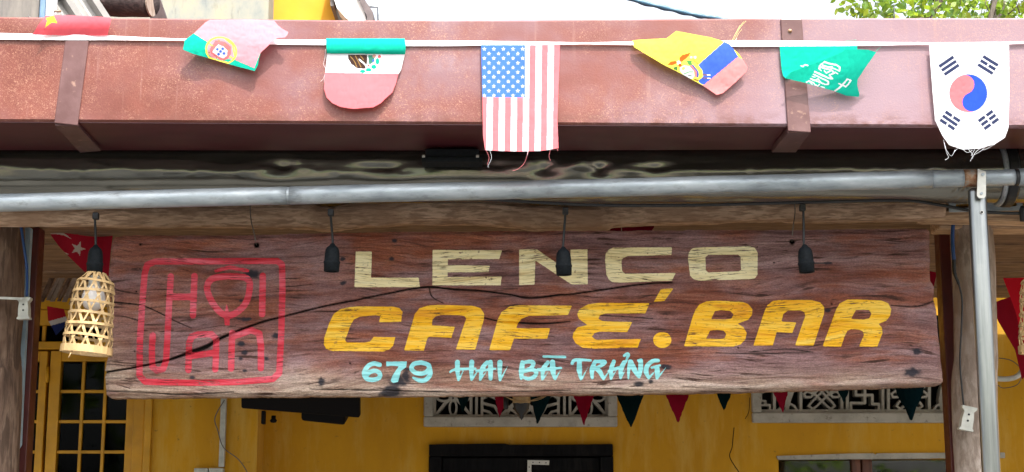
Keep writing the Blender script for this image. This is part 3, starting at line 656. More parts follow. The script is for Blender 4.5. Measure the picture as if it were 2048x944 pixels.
c = m.mix(m.math('MULTIPLY', m.ramp(g2, [(.38, .95), (.44, 0)]), m.ramp(m.noise(7, 3, .5, m.co((1, 1, 2))), [(.42, .1), (.56, 1)])), c, (.045, .018, .012, 1))
c = m.mix(m.ramp(g3, [(.35, .6), (.44, 0)]), c, (.055, .025, .019, 1)); c = m.mix(m.ramp(g3, [(.58, 0), (.70, .30)]), c, (.42, .27, .20, 1))
fine = m.noise(330, 5, .75, m.co((.55, 1, 1.4))); c = m.mix(.75, c, m.ramp(fine, [(.32, .25), (.5, .52), (.68, .85)]), 'OVERLAY')
c = m.mix(m.math('MULTIPLY', sp3.outputs[0], .93), c, (.014, .018, .028, 1)); c = m.mix(sp3.outputs[1], c, (.008, .006, .005, 1)); m.col(c)
m.rough(m.ramp(g, [(.3, .42), (.7, .65)])); m.bump(m.math('ADD', m.math('ADD', g, m.math('MULTIPLY', g2, .6)), m.math('ADD', m.math('MULTIPLY', g3, .3), m.math('MULTIPLY', fine, .22))), 1.0, .009); MAT['signwood'] = m.m; ob.data.materials.append(m.m)
ob.data.polygons.foreach_set('use_smooth', [True]*len(ob.data.polygons))
def paint(name, base, lo, hi=None, wear=.5):
    m = M(name, .5, 0, .3); g, g2, g3 = grain(m)
    c = m.ramp(g, [(.32, lo), (.46, base), (.64, hi or base)])
    c = m.mix(m.ramp(g2, [(.34, wear), (.42, 0)]), c, tuple(x*.35 for x in lo)); c = m.mix(m.ramp(g3, [(.36, wear), (.46, 0)]), c, tuple(x*.5 for x in lo)); c = m.mix(m.math('MULTIPLY', m.ramp(m.noise(55, 4, .7), [(.62, 0), (.68, 1)]), wear*1.2), c, (.15, .06, .045, 1)); m.col(c); m.bump(m.math('ADD', g, m.math('MULTIPLY', g2, .7)), .6, .005)
    gate = m.ramp(m.noise(14, 4, .65, m.co((1, 1, 1.6))), [(.46, 0), (.60, 1)])
    fl_ = m.math('MULTIPLY', m.math('MAXIMUM', m.ramp(g3, [(.40, 1), (.455, 0)]), m.ramp(m.noise(120, 4, .7, m.co((.5, 1, 1.5))), [(.60, 0), (.66, 1)])), gate)
    m.set(m.b.inputs['Alpha'], m.math('SUBTRACT', 1.0, m.math('MULTIPLY', fl_, min(1., wear*1.9)))); return m.m
MAT['cream'] = paint('cream_paint', (.84, .72, .40), (.55, .40, .19), (.88, .80, .52), .55)
MAT['gold'] = paint('golden_paint', (.84, .45, .005), (.66, .27, .003), (.88, .60, .09), .45)
MAT['aqua'] = paint('aqua_paint', (.26, .66, .68), (.17, .50, .53), (.33, .72, .72), .12)
MAT['sealred'] = paint('red_paint', (.58, .030, .055), (.40, .010, .018), (.72, .14, .19), .5)
def letter(name, mat, polys=(), holes_=(), strokes=()):
    def s(Q):
        d = np.full(len(Q), 1e9)
        for p in polys: d = np.minimum(d, sd_poly(Q, p))
        for h in holes_: d = np.maximum(d, -sd_poly(Q, h))
        for pts, r in strokes: d = np.minimum(d, sd_stroke(Q, pts, r))
        return d + (vnoise(Q[:, 0]*.55, Q[:, 1]*.55, 3)-.5)*.7
    al = np.concatenate([np.array(p) for p in list(polys)+[q[0] for q in strokes]]); rm = max([np.max(q[1]) for q in strokes]+[0])+3
    bb_ = (al[:, 0].min()-rm, al[:, 0].max()+rm, al[:, 1].min()-rm, al[:, 1].max()+rm)
    return slab(name, s, bb_, STEP, YS, 0, mat, sign, lambda Q: board_depth(Q)-.0008)[0]
cr_, go, aq, rd = MAT['cream'], MAT['gold'], MAT['aqua'], MAT['sealred']
letter('letter_l', cr_, [A([(240, 113), (325, 113), (320, 250), (570, 250), (577, 300), (233, 300)])])
letter('letter_e', cr_, [A([(643, 104), (1008, 107), (993, 152), (724, 154), (723, 184), (943, 187), (937, 221), (722, 222), (722, 247), (1006, 243), (1000, 290), (642, 290)])])
letter('letter_n', cr_, [G([(42, 706), (145, 702), (345, 842), (345, 706), (445, 703), (447, 910), (350, 910), (138, 770), (133, 912), (42, 914)])])
letter('letter_c', cr_, [B([(330, 93), (641, 90), (637, 131), (405, 137), (380, 150), (375, 165), (378, 215), (395, 230), (660, 225), (640, 266), (370, 276), (330, 274), (310, 262), (296, 235), (289, 160), (292, 125), (305, 105)])])
letter('letter_o', cr_, [B([(760, 92), (1050, 84), (1075, 95), (1090, 120), (1088, 235), (1075, 253), (1050, 258), (790, 266), (755, 260), (735, 240), (724, 150), (728, 120), (742, 100)])], [B([(830, 131), (985, 129), (1000, 140), (1002, 210), (990, 217), (830, 223), (818, 212), (815, 143)])])
letter('letter_c', go, [A([(205, 405), (250, 401), (440, 402), (470, 410), (486, 430), (478, 482), (362, 484), (370, 452), (345, 447), (260, 455), (230, 470), (215, 495), (183, 580), (195, 590), (290, 590), (315, 585), (335, 560), (448, 563), (437, 605), (415, 628), (385, 637), (120, 635), (85, 625), (72, 600), (75, 565), (100, 490), (125, 440), (160, 415)])])
letter('letter_a', go, [A([(493, 632), (550, 440), (575, 410), (620, 396), (680, 393), (850, 397), (895, 410), (914, 440), (912, 470), (867, 627), (765, 627), (800, 520), (820, 465), (810, 450), (780, 447), (690, 445), (660, 452), (642, 470), (640, 500), (760, 507), (742, 565), (625, 560), (615, 570), (598, 632)])])
letter('letter_f', go, [A([(940, 630), (985, 470), (1005, 430), (1050, 400), (1100, 395), (1375, 397), (1352, 446), (1150, 450), (1110, 465), (1090, 490), (1083, 515), (1260, 515), (1245, 570), (1070, 570), (1050, 630)])])
letter('letter_e', go, [B([(200, 390), (250, 382), (523, 384), (500, 437), (290, 438), (262, 448), (253, 465), (275, 478), (432, 483), (405, 536), (260, 533), (232, 542), (220, 560), (240, 575), (477, 571), (460, 617), (230, 622), (170, 617), (135, 595), (118, 565), (122, 540), (145, 510), (195, 498), (150, 465), (143, 440), (155, 415)])])
letter('accent', go, [B([(583, 310), (648, 306), (600, 372), (543, 378)])])
letter('dot', go, [B(el(589, 577, 48, 42, 28))])
letter('letter_b', go, [B([(703, 610), (750, 450), (765, 415), (785, 390), (820, 375), (870, 371), (1000, 374), (1040, 388), (1062, 415), (1060, 445), (1040, 470), (985, 492), (1015, 510), (1032, 540), (1025, 575), (1000, 600), (960, 612)])], [B([(865, 425), (900, 420), (945, 424), (965, 445), (950, 465), (920, 470), (845, 468)]), B([(840, 528), (880, 524), (910, 528), (925, 545), (915, 568), (890, 572), (818, 570)])])
letter('letter_a', go, [C([(17, 607), (75, 430), (90, 395), (120, 372), (160, 367), (320, 367), (370, 380), (389, 405), (388, 440), (333, 607), (237, 605), (265, 520), (290, 450), (285, 430), (265, 422), (200, 422), (175, 440), (165, 480), (243, 485), (222, 540), (140, 535), (120, 605)])])
letter('letter_r', go, [C([(381, 610), (450, 420), (470, 385), (510, 365), (560, 364), (690, 370), (725, 385), (741, 415), (735, 450), (715, 475), (675, 492), (693, 515), (695, 540), (667, 614), (572, 610), (598, 550), (590, 530), (570, 522), (530, 520), (510, 530), (495, 560), (478, 612)])], [C([(555, 420), (590, 417), (625, 420), (637, 440), (625, 463), (595, 470), (530, 466)])])
k64 = 1/6.4
def S1(pts, r, sm=True): q = T1(pts); return (smooth_pts(q, 4) if sm and len(q) > 2 else q, np.array(r)*k64 if hasattr(r, '__len__') else r*k64)
def S2(pts, r, sm=True): q = T2(pts); return (smooth_pts(q, 4) if sm and len(q) > 2 else q, np.array(r)*k64 if hasattr(r, '__len__') else r*k64)
letter('digit_6', aq, strokes=[S1([(315, 222), (240, 205), (165, 240), (118, 320), (140, 390), (220, 415), (305, 390), (318, 335), (265, 298), (190, 315), (150, 350)], 29)])
letter('digit_7', aq, [T1([(400, 180), (665, 178), (655, 250), (590, 300), (550, 440), (490, 455), (455, 430), (480, 360), (560, 240), (460, 232), (400, 245)])])
letter('digit_9', aq, strokes=[S1([(850, 192), (940, 225), (938, 290), (870, 332), (780, 325), (722, 270), (755, 210), (850, 192)], 29), S1([(955, 260), (962, 345), (900, 415), (820, 420), (745, 385)], [29, 30, 30, 26, 14])])
letter('letter_h', aq, strokes=[S1([(1312, 190), (1312, 290), (1325, 420)], [32, 30, 14]), S1([(1220, 312), (1290, 280), (1540, 272)], [14, 18, 16]), S1([(1495, 185), (1490, 300), (1492, 410)], [32, 30, 16]), S1([(1335, 405), (1385, 300)], [12, 5]), S1([(1500, 410), (1570, 300)], [12, 6])])
letter('letter_a', aq, strokes=[S1([(1690, 190), (1630, 270), (1600, 415)], [24, 30, 14]), S1([(1735, 185), (1735, 300), (1735, 400)], [28, 32, 24]), S1([(1560, 300), (1800, 272)], [20, 12]), S1([(1605, 415), (1680, 310)], [12, 5])])
letter('letter_i', aq, strokes=[S1([(1855, 190), (1852, 300), (1852, 420)], [34, 28, 12]), S1([(1858, 420), (1950, 245)], [14, 4])])
letter('letter_b', aq, strokes=[S2([(160, 190), (148, 300), (143, 400)], [28, 36, 16]), S2([(160, 195), (250, 180), (300, 200), (270, 260), (170, 305)], [18, 26, 28, 24, 20]), S2([(180, 310), (280, 285), (335, 310), (310, 375), (230, 400), (150, 370)], [18, 24, 28, 26, 24, 16])])
letter('letter_a', aq, strokes=[S2([(485, 190), (425, 280), (412, 410)], [24, 32, 12]), S2([(545, 185), (548, 290), (572, 405)], [32, 38, 14]), S2([(360, 285), (500, 275), (655, 262)], [22, 20, 14]), S2([(580, 405), (640, 300)], [14, 5]), S2([(425, 405), (490, 310)], [10, 4]), S2([(428, 116), (705, 121)], [15, 17])])
letter('letter_t', aq, strokes=[S2([(795, 205), (820, 165), (900, 158), (1035, 166)], [20, 22, 20, 14]), S2([(890, 175), (888, 280), (906, 408)], [28, 36, 14]), S2([(920, 400), (1000, 250)], [12, 4])])
letter('letter_r', aq, strokes=[S2([(1088, 180), (1050, 280), (1052, 390)], [24, 32, 18]), S2([(1085, 180), (1210, 182), (1180, 225), (1090, 265)], [20, 26, 22, 18]), S2([(1090, 265), (1150, 310), (1195, 400)], [20, 32, 18]), S2([(1200, 400), (1265, 310)], [14, 5])])
letter('letter_u', aq, strokes=[S2([(1330, 180), (1295, 280), (1292, 400)], [26, 30, 16]), S2([(1260, 305), (1370, 265), (1450, 245)], [14, 20, 14]), S2([(1460, 190), (1420, 280), (1412, 390)], [28, 32, 14]), S2([(1292, 405), (1360, 290)], [12, 4]), S2([(1418, 395), (1478, 280)], [12, 4]), S2([(1460, 105), (1500, 78), (1520, 95), (1500, 135), (1485, 185)], [16, 18, 18, 16, 14])])
letter('letter_n', aq, strokes=[S2([(1540, 180), (1520, 280), (1515, 398)], [28, 22, 10]), S2([(1550, 180), (1590, 280), (1650, 378)], [26, 34, 18]), S2([(1672, 170), (1672, 270), (1655, 380)], [30, 32, 16]), S2([(1640, 165), (1680, 160)], 14)])
letter('letter_g', aq, strokes=[S2([(1895, 168), (1830, 172), (1760, 230), (1742, 310), (1775, 390)], [24, 26, 30, 32, 16]), S2([(1775, 392), (1840, 320)], [16, 8]), S2([(1880, 250), (1885, 310), (1878, 395)], [28, 34, 14]), S2([(1815, 258), (1920, 228)], [16, 14]), S2([(1882, 398), (1995, 258)], [14, 4])])
k3 = 1/3.256
def S3(pts, r, sm=False): q = SEAL(pts); return (smooth_pts(q, 5) if sm else q, np.array(r)*k3 if hasattr(r, '__len__') else r*k3)
letter('seal_border', rd, strokes=[S3([(165, 75), (112, 97), (95, 160), (80, 350), (64, 600), (62, 820), (100, 858), (400, 865), (700, 860), (930, 840), (972, 800), (985, 550), (993, 250), (990, 95), (960, 72), (700, 72), (500, 74), (165, 75)], 20.5)])
letter('letter_h', rd, strokes=[S3([(266, 172), (255, 350), (245, 550), (235, 720), (215, 775), (175, 785), (145, 760), (142, 650), (148, 555)], 20.5), S3([(420, 170), (410, 425)], 21), S3([(265, 305), (415, 305)], 22)])
letter('letter_o', rd, [SEAL([(630, 345), (612, 430), (618, 492), (648, 492), (650, 430)])], strokes=[S3([(640, 170), (755, 182), (780, 240), (745, 360), (640, 428), (555, 370), (502, 255), (535, 188), (640, 170)], 21, True), S3([(560, 135), (650, 112), (765, 135)], [11, 13, 11])])
letter('letter_i', rd, strokes=[S3([(865, 168), (860, 418)], 21)])
letter('letter_a', rd, strokes=[S3([(380, 782), (385, 610), (400, 565), (440, 550), (530, 548), (562, 580), (560, 700), (555, 778)], 20.5), S3([(390, 690), (560, 668)], 21)])
letter('letter_n', rd, strokes=[S3([(665, 540), (658, 772)], 21), S3([(668, 565), (790, 522), (842, 545), (853, 620), (852, 770)], 21)])
# hanging strings
for pts, lab in (([(500, 400), (502, 440), (509, 470), (513, 490)], 'thin string tying the left end of the sign to the log'), ([(1589, 400), (1590, 425), (1586, 455), (1584, 483)], 'thin string tying the right end of the sign to the log')):
    q = [P(pts[0][0], pts[0][1]+8, YLOG-.05), P(*pts[1], YLOG-.052), P(*pts[2], YS-.004), P(*pts[3], YS+.012)]
    tag(tube('hanging_string', spline(q, 5), .0016, MAT['string'], None, 6), lab, 'string')

# ------------------------------------------------------------------ box gutter with its straps
YG = 3.75
gut = thing('box_gutter', 'mottled maroon painted steel box gutter running along the eave', 'gutter', P(1024, 247, YG))
def gp(px):
    t = px/2048.0
    fb = np.interp(px, [-400, 0, 1024, 2048, 2450], [239, 241, 247, 253, 255]); ft = np.interp(px, [-400, 0, 700, 1024, 1560, 2048, 2450], [31, 34.5, 41, 41, 37, 36.5, 35])
    bbk = np.interp(px, [-400, 0, 1024, 2048, 2450], [297, 298, 299, 295, 294])
    f0 = P(px, fb, YG); f1 = P(px, ft, YG); k0 = PZ(px, bbk, f0.z)
    return f0, f1, k0
V = []; Fc = []; xs_ = list(np.linspace(-420, 2470, 40))
for px in xs_:
    f0, f1, k0 = gp(px); x = f0.x
    wob = .0015*(vnoise(px*.01, 3, 8)-.5)
    V += [(x, k0.y, f1.z-.06), (x, k0.y, f0.z), (x, YG+.004, f0.z-.0005), (x, YG+wob, f0.z+.004), (x, YG+wob*2, (f0.z+f1.z)/2), (x, YG, f1.z-.004), (x, YG+.004, f1.z), (x, YG+.022, f1.z-.001)]
n8 = 8
for i in range(len(xs_)-1):
    for k in (0, 2, 3, 4, 5, 6): Fc.append((i*n8+k, i*n8+k+1, (i+1)*n8+k+1, (i+1)*n8+k))
trough = mk('trough', V, Fc, MAT['gutter'], gut); sm = trough.modifiers.new('sheet', 'SOLIDIFY'); sm.thickness = .003; sm.offset = 0
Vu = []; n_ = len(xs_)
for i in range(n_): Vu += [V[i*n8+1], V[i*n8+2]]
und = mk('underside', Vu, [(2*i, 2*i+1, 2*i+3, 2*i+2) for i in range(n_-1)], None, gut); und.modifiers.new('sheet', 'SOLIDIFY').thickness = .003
m = M('dark_gutter_paint', .35); m.col(m.ramp(m.noise(5, 5, .6, m.co((1, 3, 3))), [(.3, (.062, .011, .015)), (.7, (.096, .020, .026))])); m.bump(m.noise(150, 3), .15, .001); und.data.materials.append(m.m)  # underside given a darker maroon than the front face
def strap(top, bot, back, screw):
    """top, bot, back: left and right pixel corners of the strap"""
    yf = YG-.0065
    a, b = P(*bot[0], yf), P(*bot[1], yf); c, d = P(*top[1], yf), P(*top[0], yf)
    dy = Vector((0, .0055, 0))
    s = hexa('strap', [a, b, c, d, a+dy, b+dy, c+dy, d+dy], MAT['strap'], gut, .002)
    zb = min(a.z, b.z)+.0005; f0 = gp(bot[0][0])[0]
    zt_ = gp((bot[0][0]+bot[1][0])/2)[0].z-.0025
    e, f = PZ(*back[0], zb), PZ(*back[1], zb); h = Vector((0, 0, max(.004, zt_-zb-.001)))
    a2, b2 = Vector((a.x+.0005, yf+.006, zb)), Vector((b.x-.0005, yf+.006, zb))
    hexa('strap_underside', [a2, b2, b2+h, a2+h, e, f, f+h, e+h], MAT['strap'], s, .002)
    if screw:
        p = P(*screw, yf); o = lathe('screw', [(0, .004), (.004, .003), (.0055, 0)], MAT['rust'], s, 12, local=True)
        o.data.transform(Matrix.Translation(p-Vector(gut.location))@Matrix.Rotation(math.radians(90), 4, 'X'))
    return s
strap([(136, 38), (183, 39)], [(108, 246), (155, 251)], [(160, 306), (203, 302)], None)
strap([(1561, 37.5), (1604, 37.5)], [(1576, 262), (1622, 265)], [(1543, 305), (1592, 305)], (1580, 62))

# ---- black lamp box under the gutter
fx = thing('black_box_fixture', 'small black box fixture tucked under the gutter beside the striped flag', 'fixture', P(905, 322, 4.0))
pbox('housing', 850, 958, 297, 315, 3.97, 4.03, MAT['socket'], fx, .004); pbox('base_flange', 843, 964, 313, 323, 3.962, 4.03, MAT['socket'], fx, .003)
for px in (847, 955): lathe('screw', [(0, .003), (.004, .003), (.004, -.003), (0, -.003)], MAT['clip'], fx, 10, centre=tuple(P(px, 312.5, 3.96)))

# ------------------------------------------------------------------ roller awning: roller, front bar, arm
aw = thing('roller_awning', 'rolled awning with dented shiny roll, steel front bar and hanging arm', 'awning', P(1024, 408, 4.12))
YR = 4.125; RR = .077; zc = zz(404, YR-.01)+RR
dents = [(565, 330, 45, 20, .016), (595, 320, 20, 18, -.008), (455, 318, 60, 14, .006), (770, 335, 60, 14, .012), (730, 322, 40, 14, -.007), (900, 325, 60, 12, .006), (1090, 335, 34, 20, .016), (1060, 322, 34, 16, -.008), (1200, 335, 32, 24, .018), (1165, 322, 30, 16, -.009), (1310, 335, 40, 14, .010), (1280, 325, 30, 12, -.005), (1000, 330, 60, 14, .006), (640, 335, 30, 12, .004), (1420, 328, 90, 12, .004)]
V = []; Fc = []; seg = 72; x0r, x1r = xx(-330, 350, YR), xx(1990, 350, YR); NXR = 560
for i in range(NXR+1):
    x = x0r+(x1r-x0r)*i/NXR; px = W0/2+x/YR*F*ct*1.0
    for k in range(seg):
        t = 2*math.pi*k/seg; r = RR
        y, z = YR-math.cos(t)*RR, zc+math.sin(t)*RR
        if math.cos(t) > -.3:
            dz = z-CAMZ; py = H0/2-F*(dz*ct-y*st_)/(y*ct+dz*st_); pxx = W0/2+F*x/(y*ct+dz*st_)
            for cx, cy, sx, sy, dp in dents:
                q = ((pxx-cx)/sx)**2+((py-cy)/sy)**2
                if q < 12: r -= dp*1.15*math.exp(-1.2*q**.7)
            yc = 339+9*(2*float(vnoise(pxx*.013, 2.5, 41))-1)*(1 if pxx < 1400 else .25)+3*(2*float(vnoise(pxx*.06, 7.5, 43))-1); r += .0040*math.exp(-abs(py-yc)/4)
            r -= .0012*(float(vnoise(pxx*.016, py*.05, 5))-.5)*(1 if pxx < 1500 else .4)
            if 1905 < pxx < 1960: r += .0012*math.sin(pxx*1.1)
        V.append((x, YR-math.cos(t)*r, zc+math.sin(t)*r))
for i in range(NXR):
    for k in range(seg):
        k2 = (k+1) % seg; Fc.append((i*seg+k, i*seg+k2, (i+1)*seg+k2, (i+1)*seg+k))
mk('roll', V, Fc, MAT['roller'], aw, True)
def discx(name, x0, x1, r0, mat, parent, rim=.004, seg=40):
    prof = [(0, x0), (r0-rim, x0), (r0, x0+rim), (r0, x1-rim), (r0-rim, x1), (0, x1)]
    V = []; Fc = []
    for r, x in prof:
        for k in range(seg): t = 2*math.pi*k/seg; V.append((x, YR-math.cos(t)*r, zc+math.sin(t)*r))
    for i in range(len(prof)-1):
        for k in range(seg): k2 = (k+1) % seg; Fc.append((i*seg+k, i*seg+k2, (i+1)*seg+k2, (i+1)*seg+k))
    return mk(name, V, Fc, mat, parent)
xd = xx(1990, 350, YR)
discx('end_flange', xd+.001, xd+.014, .086, MAT['galv'], aw); discx('end_ring', xd+.0145, xd+.042, .088, MAT['black'], aw); discx('roller_tail', xd+.0425, xd+.5, .076, MAT['roller'], aw)
def plate(Q):
    d = sd_poly(Q, [(1898, 398), (1925, 372), (2020, 366), (2044, 380), (2046, 420), (1990, 422), (1899, 424)])
    for a, b in (((1916, 412), (1946, 411)), ((2008, 409), (2030, 408))): d = np.maximum(d, -sd_stroke(Q, [a, b], 4.5))
    return d
slab('mounting_plate', plate, (1890, 2055, 360, 428), 1.5, YR+.09, .006, MAT['galv'], aw)
YB = 3.90
bl, br = P(-330, 405+(405-352)*330/1955, YB), P(1955, 356.5, YB)
bar = aw
def along(px):
    t = (px+330)/(1955+330); return bl.lerp(br, t)
def barseg(name, pa, pb, r, mat, parent=None, seg=28, n=30):
    parent = parent or bar
    return tube(name, [along(pa+(pb-pa)*k/n)+Vector((0, 0, .0012*(float(vnoise((pa+(pb-pa)*k/n)*.01, 1, 4))-.5))) for k in range(n+1)], r, mat, parent, seg)
bar = barseg('front_bar', -330, 572, .0228, MAT['galv'], aw); barseg('pipe', 578, 1862, .0228, MAT['galv']); barseg('pipe_joint', 572.2, 577.8, .0222, MAT['galv'], n=3)
barseg('end_sleeve', 1862.3, 1925, .0224, MAT['galv'], n=6); barseg('rusted_collar', 1925.3, 1952, .0226, MAT['rust'], n=4); barseg('band', 1952.3, 1958, .0236, MAT['black'], n=2)
barseg('stub_pipe', 1958.3, 2028, .0205, MAT['galv'], n=6); barseg('band', 2028.3, 2036, .0216, MAT['black'], n=2); barseg('stub_pipe', 2036.3, 2300, .0222, MAT['galv'], n=6)
ax0, ax1 = xx(1939, 385, YB-.012), xx(1975, 385, YB-.012); bx0, bx1 = xx(1967, 944, YB-.012), xx(2004, 944, YB-.012)
za, zb_ = zz(374, YB-.012), zz(944, YB-.012); ext = 1.15/(za-zb_)
lx0, lx1 = ax0+(bx0-ax0)*ext, ax1+(bx1-ax1)*ext; lz = za-1.15
arm = hexa('arm', [(lx0, YB-.012, lz), (lx1, YB-.012, lz), (ax1, YB-.012, za), (ax0, YB-.012, za), (lx0, YB+.014, lz), (lx1, YB+.014, lz), (ax1, YB+.014, za), (ax0, YB+.014, za)], MAT['alu'], aw)
bm_ = arm.modifiers.new('bevel', 'BEVEL'); bm_.width = .0125; bm_.segments = 8; arm.data.polygons.foreach_set('use_smooth', [True]*len(arm.data.polygons))
def clipsdf(Q):
    d = sd_poly(Q, [(1956, 338), (1972, 343), (1972, 392), (1969, 396), (1958, 396), (1954, 391)])
    return np.maximum(d, 2.6-np.hypot(Q[:, 0]-1963, Q[:, 1]-387))
slab('strap_clip', clipsdf, (1950, 1978, 333, 400), 1.0, YB-.029, .004, MAT['clip'], arm, lambda L: .004*smooth(352, 338, L[:, 1])**2)
for px, py, r, mt in ((1965.5, 349, .0042, 'galv'), (1963, 387, .0036, 'galv'), (1963.5, 424.5, .0045, 'clip'), (1963.5, 424.5, .003, 'black')):
    p = P(px, py, YB-(.0295 if py < 400 else (.0125 if mt == 'clip' else .0135)))
    V, Fc = tube_geo([p, p+Vector((0, -.002, 0))], r, 14); mk('rivet', V, Fc, MAT[mt], arm)

# ------------------------------------------------------------------ string-light cable and lamp holders
YC = 4.03
cab = [(-200, 402), (190, 410), (430, 398), (662, 402), (900, 396), (1129, 408), (1250, 411), (1400, 410), (1607, 405), (1800, 401), (1880, 410), (1940, 421), (2000, 426), (2045, 427), (2120, 430)]
tag(tube('light_cable', spline([P(x, y, YC) for x, y in cab], 8), .0042, MAT['black'], None, 8), 'black string light cable running behind the galvanised bar', 'cable')
tag(lathe('cable_coupler', [(0, .02), (.008, .02), (.012, .01), (.012, -.02), (0, -.02)], MAT['black'], None, 12, centre=tuple(P(2048, 427, YC-.004))), 'black cable coupler on the light cable at the right edge', 'coupler')
def lamp_holder(px, ytop, ybot, lean, label):
    a = P(px[0], ytop, YC); b = P(px[1], ybot, YC)
    t = thing('lamp_holder', label, 'lamp holder', b, 'black lamp holders on the light cable')
    pbox('tee_joint', px[0]-6, px[0]+6, ytop, ytop+14, YC-.009, YC+.009, MAT['black'], t, .003)
    h = .070; top = b+Vector((0, 0, h)); 
    tube('cord', spline([a+Vector((0, 0, -.012)), a.lerp(top, .5)+Vector((lean*.4, 0, 0)), top+Vector((lean, 0, .0))], 6), .0032, MAT['black'], t, 7)
    s = lathe('socket', [(.0035, .074), (.006, .072), (.0085, .068), (.0145, .063), (.0178, .056), (.0192, .046), (.0197, .034), (.0200, .027), (.0216, .026), (.0216, .021), (.0205, .020), (.0198, .0), (.0165, .0), (.016, .02), (0, .022)], MAT['socket'], t, 24, local=True)
    s.rotation_euler = (0, lean*9, 0)
    return t
lamp_holder((190, 189), 424, 546, 0, 'black lamp holder carrying the bulb inside the left bamboo lantern')
lamp_holder((661, 663), 417, 543, .002, 'empty black lamp holder hanging left of the letter L')
lamp_holder((1131, 1128), 414, 550, -.0025, 'empty black lamp holder hanging over the letter N')
h4 = lamp_holder((1606, 1614), 407, 545, -.006, 'slightly tilted empty black lamp holder right of the letter O')
tube('side_pin', [P(1624, 526, YC), P(1650, 526.5, YC+.004)], .0016, MAT['black'], h4, 5)

# ------------------------------------------------------------------ bamboo lanterns and bulb
def lantern(label, base):
    t = thing('bamboo_lantern', label, 'lantern', (0, 0, 0), 'woven bamboo lanterns')
    Hh = .212
    prof = [(0, .0615), (.03, .0610), (.10, .0545), (.16, .0500), (.185, .0465), (.200, .0330), (.212, .0215)]
    R = lambda z: float(np.interp(z, [p[0] for p in prof], [p[1] for p in prof]))
    def ribbon(name, fn, n, w, off):
        V = []; Fc = []
        for i in range(n+1):
            s = i/n; th, z, wz = fn(s)
            for dz in (-w/2, w/2):
                z2 = min(max(z+dz*wz[1], 0), Hh); th2 = th+dz*wz[0]/max(R(z), .02); r = R(z2)+off+.0009*math.sin(i*2.1)
                V.append((r*math.cos(th2), r*math.sin(th2), z2))
                V.append(((r+.0012)*math.cos(th2), (r+.0012)*math.sin(th2), z2))
        for i in range(n):
            a = i*4; b = a+4
            Fc += [(a, b, b+2, a+2), (a+1, a+3, b+3, b+1), (a, a+1, b+1, b), (a+2, b+2, b+3, a+3)]
        return mk(name, V, Fc, MAT['bamboo'], t, False, True)
    nst = 11
    for d in (-1, 1):
        for k in range(nst):
            p0 = 2*math.pi*k/nst+(.12 if d > 0 else 0)+random.uniform(-.05, .05); tw = d*1.55
            ribbon('slanting_strip', lambda s: (p0+tw*s, .006+s*(Hh-.006), (.86, .5)), 28, .0070, .0006*d)
    for z in (.045, .075, .104, .134, .163, .186):
        zj = random.uniform(-.003, .003)
        ribbon('hoop_strip', lambda s: (2*math.pi*s, z+zj+.002*math.sin(2*math.pi*s+z*90), (0, 1)), 30, .0068, .0018)
    ribbon('rim', lambda s: (2*math.pi*s, .010, (0, 1)), 30, .019, .0024); ribbon('inner_rim', lambda s: (2*math.pi*s, .009, (0, 1)), 30, .016, -.003)
    tube('loose_end', [(-.02, -.055, .002), (-.026, -.06, -.018)], .0015, MAT['bamboo'], t, 5, True)
    t.location = base; return t
YLN = YC
lb_ = P(172, 708, YLN)
ln1 = lantern('woven bamboo lantern with a white bulb hanging at the left end of the sign', lb_); ln1.rotation_euler = (0, math.radians(4.5), 0)
ln2 = lantern('woven bamboo lantern cut off by the right edge', P(2090, 706, YLN))
bu = thing('light_bulb', 'white light bulb inside the left bamboo lantern', 'bulb', P(187, 600, YLN))
lathe('base', [(.0, .062), (.0145, .062), (.0150, .040), (.017, .034)], MAT['whiteplastic'], bu, 20, local=True); lathe('globe', [(.017, .034), (.024, .026), (.030, .010), (.030, -.004), (.024, -.018), (.012, -.026), (0, -.028)], MAT['bulb'], bu, 20, local=True)

# ------------------------------------------------------------------ wires and connectors on the posts
yp = 4.43
tag(tube('blue_cable', spline([P(1907, 440, yp), P(1905, 470, yp), P(1906, 500, yp-.004), P(1908, 520, yp-.006)], 6), .0058, MAT['bluewire'], None, 8), 'blue cable at the top of the grey round post', 'cable')
tag(tube('black_wire', spline([P(1908, 518, yp-.006), P(1909, 545, yp-.010), P(1918, 570, yp-.012), P(1924, 600, yp-.012), P(1923, 650, yp-.012), P(1920, 720, yp-.012), P(1924, 780, yp-.012), P(1928, 815, yp-.012)], 6), [.0055]*8+[.0045]*4+[.0026]*31, MAT['black'], None, 7), 'black taped wire running down the grey round post to a white connector', 'wire')
def connector(label, p, rot, s=1.0):
    t = thing('cable_connector', label, 'connector', p)
    def q(Q):
        return sd_poly(Q, [(-17, -27), (17, -27), (17, -22), (11, -15), (13, 2), (13, 22), (16, 24), (16, 28), (-16, 28), (-16, 24), (-13, 22), (-13, 2), (-11, -15), (-17, -22)])
    L_, lerp_, fc_, bnd_ = cut(q, -20, 20, -30, 30, 1.5)
    u = 4.4/F*s; Vf = lerp_(np.stack([L_[:, 0]*u, np.full(len(L_), -.012), -L_[:, 1]*u], 1)); n = len(Vf); Bk = Vf.copy(); Bk[:, 1] = .012
    o = mk('shell', np.concatenate([Vf, Bk]), fc_+[[k+n for k in f[::-1]] for f in fc_]+[[a, a+n, b+n, b] for a, b in bnd_], MAT['whiteplastic'], t, False, True)
    for z in (-.008*s, .012*s):
        V, Fc = tube_geo([(0, -.0122, z), (0, -.0135, z)], .0035*s, 10); mk('screw', V, Fc, MAT['black'], t, False, True)
    t.rotation_euler = (0, math.radians(rot), 0); return t
connector('white plastic cable connector tilted at the end of the black wire on the right post', P(1934, 837, yp-.022), 12, .88)
connector('white plastic cable connector strapped to the left post', P(49, 617, 4.40), -2, .8)
